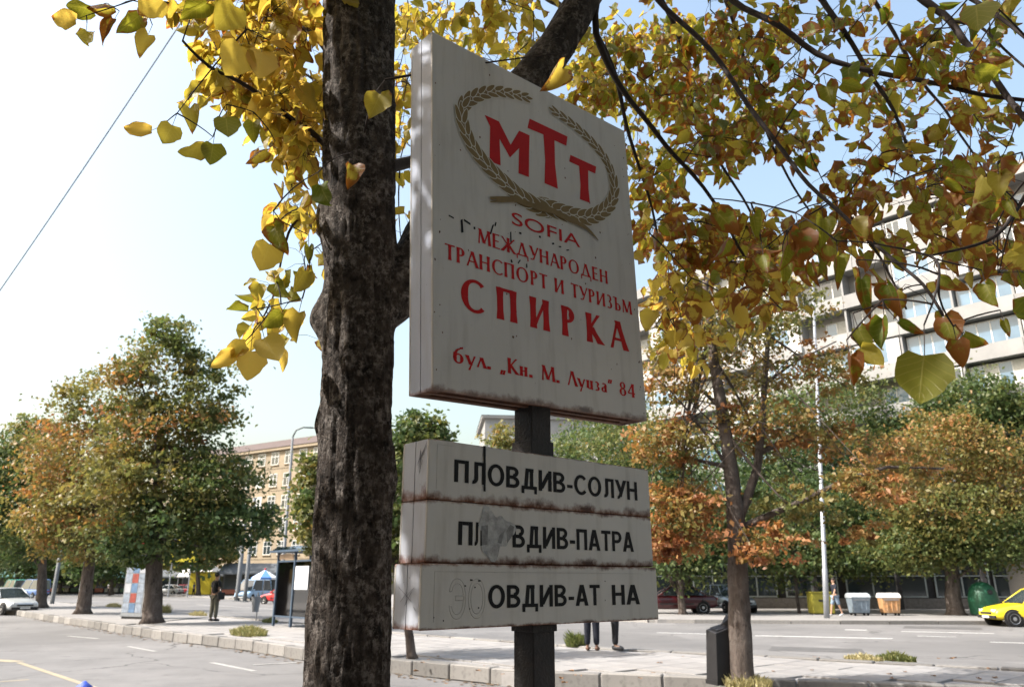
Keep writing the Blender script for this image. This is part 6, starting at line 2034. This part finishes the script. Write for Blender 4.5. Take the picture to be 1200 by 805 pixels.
def skin_chain(name, verts, edges, m, parent, root=0, sub=1):
    """one continuous tapered figure grown round a joint skeleton: verts (x,y,z,rx,ry)"""
    me = bpy.data.meshes.new(name)
    me.from_pydata([v[:3] for v in verts], edges, [])
    me.materials.append(m)
    o = bpy.data.objects.new(name, me); col.objects.link(o); o.parent = parent
    o.modifiers.new('skin', 'SKIN')
    bm = bmesh.new(); bm.from_mesh(me)
    ly = bm.verts.layers.skin.verify()
    bm.verts.ensure_lookup_table()
    for i, v in enumerate(verts):
        bm.verts[i][ly].radius = (v[3], v[4]); bm.verts[i][ly].use_root = (i == root)
    bm.to_mesh(me); bm.free()
    s = o.modifiers.new('smooth', 'SUBSURF'); s.levels = sub; s.render_levels = sub
    o.modifiers['skin'].use_smooth_shade = True
    return o


def person(label, loc, rz, H, shirt, trousers, step=0.0, arms=((-.05, .02), (.02, .03)), short=False, bag=None, shoes=TRIM, hairc=(0.02, 0.014, 0.01), group=None):
    """faces -y. step: half stride; arms: forward reach of (elbow, hand) for both sides"""
    r_ = empty('person', loc, rz); tag(r_, label, 'person', group)
    k = H / 1.75
    V, E = [], []
    def a(x, y, z, r, r2=None): V.append((x * k, y * k, z * k, r * k, (r2 or r) * k)); return len(V) - 1
    def e(*s):
        for i, j in zip(s[:-1], s[1:]): E.append((i, j))
    pel = a(0, 0, .95, .135, .10); wa = a(0, .0, 1.10, .125, .09); ch = a(0, .0, 1.30, .15, .105); sh_ = a(0, 0, 1.43, .10, .07); nk = a(0, -.005, 1.52, .052); jw = a(0, -.025, 1.585, .062, .07); hd = a(0, -.015, 1.67, .075, .088); tp = a(0, -.005, 1.73, .045, .05)
    e(pel, wa, ch, sh_, nk, jw, hd, tp)
    J = {}
    for s, st_ in ((-1, step), (1, -step)):
        hp = a(s * .09, 0, .88, .088); kn = a(s * .095, -st_ * .55 - .02, .50, .058); an = a(s * .10, -st_, .10 + (0.04 if st_ < -0.1 else 0), .036); ft = a(s * .11, -st_ - .13, .035, .035, .03)
        e(pel, hp, kn, an, ft)
        so = a(s * .19, 0, 1.41, .055); (ea, ha) = arms[0 if s < 0 else 1]
        el = a(s * .235, -ea, 1.14, .040); wr = a(s * .235, -ha, .90, .026); pm = a(s * .235, -ha - .01, .845, .030, .016)
        e(sh_, so, el, wr, pm)
        for f_, (fy, fl) in enumerate(((-.026, .072), (-.009, .082), (.009, .078), (.025, .06))):
            m1 = a(s * .236, -ha - .01 + fy, .80, .0085); m2 = a(s * (.232 - .008), -ha - .012 + fy * 1.1, .80 - fl, .007); e(pm, m1, m2)
        t1 = a(s * .222, -ha - .04, .83, .0095); t2 = a(s * .215, -ha - .055, .79, .008); e(pm, t1, t2)
        J[s] = (hp, kn, an, ft, so, el, wr)
    skin_chain('body', V, E, SKIN, r_, 0, 1)
    # shirt
    V2, E2 = [], []
    def cp(i, dr, frac=None, j=None):
        v = V[i]
        if j is not None: v = tuple(V[i][q] * (1 - frac) + V[j][q] * frac for q in range(5))
        V2.append((v[0], v[1], v[2], v[3] + dr, v[4] + dr)); return len(V2) - 1
    q = [cp(pel, .025), cp(wa, .03), cp(ch, .022), cp(sh_, .02)]
    E2 += [(0, 1), (1, 2), (2, 3)]
    for s in (-1, 1):
        i1 = cp(J[s][4], .018); i2 = cp(J[s][4], .025, .75, J[s][5]); E2 += [(3, i1), (i1, i2)]
    skin_chain('shirt', V2, E2, shirt, r_, 0, 1)
    V2, E2 = [], []
    cp(pel, .018)
    for s in (-1, 1):
        i1 = cp(J[s][0], .022); i2 = cp(J[s][1], .028)
        E2 += [(0, i1), (i1, i2)]
        if not short: i3 = cp(J[s][2], .032); E2 += [(i2, i3)]
    skin_chain('trousers', V2, E2, trousers, r_, 0, 1)
    for s in (-1, 1):
        an, ft = V[J[s][2]], V[J[s][3]]
        MB().tube([(an[0], an[1] + .06 * k, .045 * k + an[2] - .10 * k), (an[0], an[1], .05 * k + an[2] - .10 * k), (ft[0], ft[1], .04 * k), (ft[0], ft[1] - .05 * k, .03 * k)], [.03 * k, .048 * k, .045 * k, .03 * k], 8).build('shoe', shoes, r_, smooth=True)
    hm = MB(); hm.ball((0, .012 * k, 1.70 * k), .098 * k, 12, 8, 1.0)
    h_ = hm.build('hair', mat('dark_hair', hairc, 0.7, var=0.2, bmp=0.3), r_, smooth=True)
    fc = MB()
    for s in (-1, 1):
        fc.ball((s * .028 * k, -.095 * k, 1.645 * k), .010 * k, 6, 4)
    fc.build('eyes', TRIM, r_)
    MB().add([(0, -.118 * k, 1.615 * k), (-.014 * k, -.094 * k, 1.61 * k), (.014 * k, -.094 * k, 1.61 * k), (0, -.095 * k, 1.655 * k)], [(0, 1, 3), (0, 3, 2), (0, 2, 1)]).build('nose', SKIN, r_)
    MB().box(-.02 * k, .02 * k, -.096 * k, -.09 * k, 1.578 * k, 1.586 * k).build('mouth', mat('lips', (0.3, 0.1, 0.08), 0.6), r_)
    for s in (-1, 1): MB().ball((s * .082 * k, .0, 1.64 * k), .02 * k, 6, 4, 1.4).build('ear', SKIN, r_)
    if bag:
        b_ = empty('shoulder_bag', (loc[0], loc[1], loc[2]), rz)
        tag(b_, bag, 'bag')
        MB().box(-.36 * k, -.25 * k, -.16 * k, .14 * k, .78 * k, 1.05 * k).build('pouch', TRIM, b_, bevel=.02)
        MB().tube([(-.30 * k, 0, 1.04 * k), (-.20 * k, -.12 * k, 1.30 * k), (-.02 * k, -.05 * k, 1.53 * k), (.06 * k, .06 * k, 1.50 * k), (-.1 * k, .17 * k, 1.3 * k), (-.30 * k, .03 * k, 1.04 * k)], .012, 6).build('strap', TRIM, b_)
    return r_


DNAVY = mat('dark_navy_cloth', (0.012, 0.014, 0.024), 0.8, var=0.2, scale=12, bmp=0.2)
DBLK = mat('black_cloth', (0.012, 0.012, 0.014), 0.8, var=0.2, scale=12, bmp=0.2)
KHK = mat('khaki_cloth', (0.17, 0.16, 0.115), 0.8, var=0.2, scale=12, bmp=0.2)
LSH = mat('light_blue_shorts', (0.20, 0.27, 0.36), 0.8, var=0.2, scale=12, bmp=0.2)
pl_ = G(249, 727.5, KH)
person('person in dark shirt and khaki trousers standing alone on the island pavement', (pl_.x, pl_.y, KH), R(150), 1.78, DBLK, KHK, 0.03, bag='black shoulder bag carried by the standing person in khaki trousers')
pl_ = G(981, 721.5, FZ)
person('person in dark shirt and pale blue shorts walking past the lamp post', (pl_.x, pl_.y, FZ), R(-78), 1.74, DNAVY, LSH, 0.24, short=True, arms=((-.12, -.02), (.14, .26)), shoes=PLATE, hairc=(0.05, 0.03, 0.018))
pl_ = G(694, 762, KH)
person('person in dark trousers behind the route boxes, left of the two half-hidden people', (pl_.x, pl_.y, KH), R(165), 1.70, DBLK, DNAVY, 0.02, shoes=mat('brown_shoe', (0.16, 0.08, 0.05), 0.6))
pl_ = G(721, 761.5, KH)
person('person in dark trousers behind the route boxes, right of the two half-hidden people', (pl_.x, pl_.y, KH), R(70), 1.76, DNAVY, DBLK, 0.03)
for px, Y, c, lb in ((108, 112, (0.3, 0.08, 0.06), 'tiny distant person in red top between the stalls'), (126, 116, (0.45, 0.45, 0.48), 'tiny distant person in pale top near the stalls'), (226, 108, (0.06, 0.1, 0.2), 'tiny distant person in blue top by the yellow skip')):
    person(lb, (Q(px, 700, Y).x, Y, 0.02), R(px * 7), 1.75, mat('far_top_%d' % px, c, 0.8), DBLK, 0.1)

# leaves that have dropped on the pavement
lt = MB()
rl = random.Random(4)
fallen = bpy.data.meshes
lv = [make_leaf_mesh(SH_P[k], .8, .8) for k in (1, 4, 7)]
for k in range(46):
    px, py = rl.uniform(470, 1190), rl.uniform(768, 803)
    p = G(px, py, KH)
    if not (p.y > 12): continue
    V, UV, F = SH_P[rl.randrange(14)]
    s = rl.uniform(.06, .11); a = rl.uniform(0, 6.28)
    lt.add([(p.x + s * (math.cos(a) * v[0] - math.sin(a) * v[1]), p.y + s * (math.sin(a) * v[0] + math.cos(a) * v[1]), KH + .012 + s * abs(v[2]) * .6) for v in V], F)
tag(lt.build('fallen_leaves', mat('fallen_leaf_brown', (0.2, 0.1, 0.04), 0.8, var=0.4, scale=3)), 'brown leaves scattered on the island paving', kind='stuff')
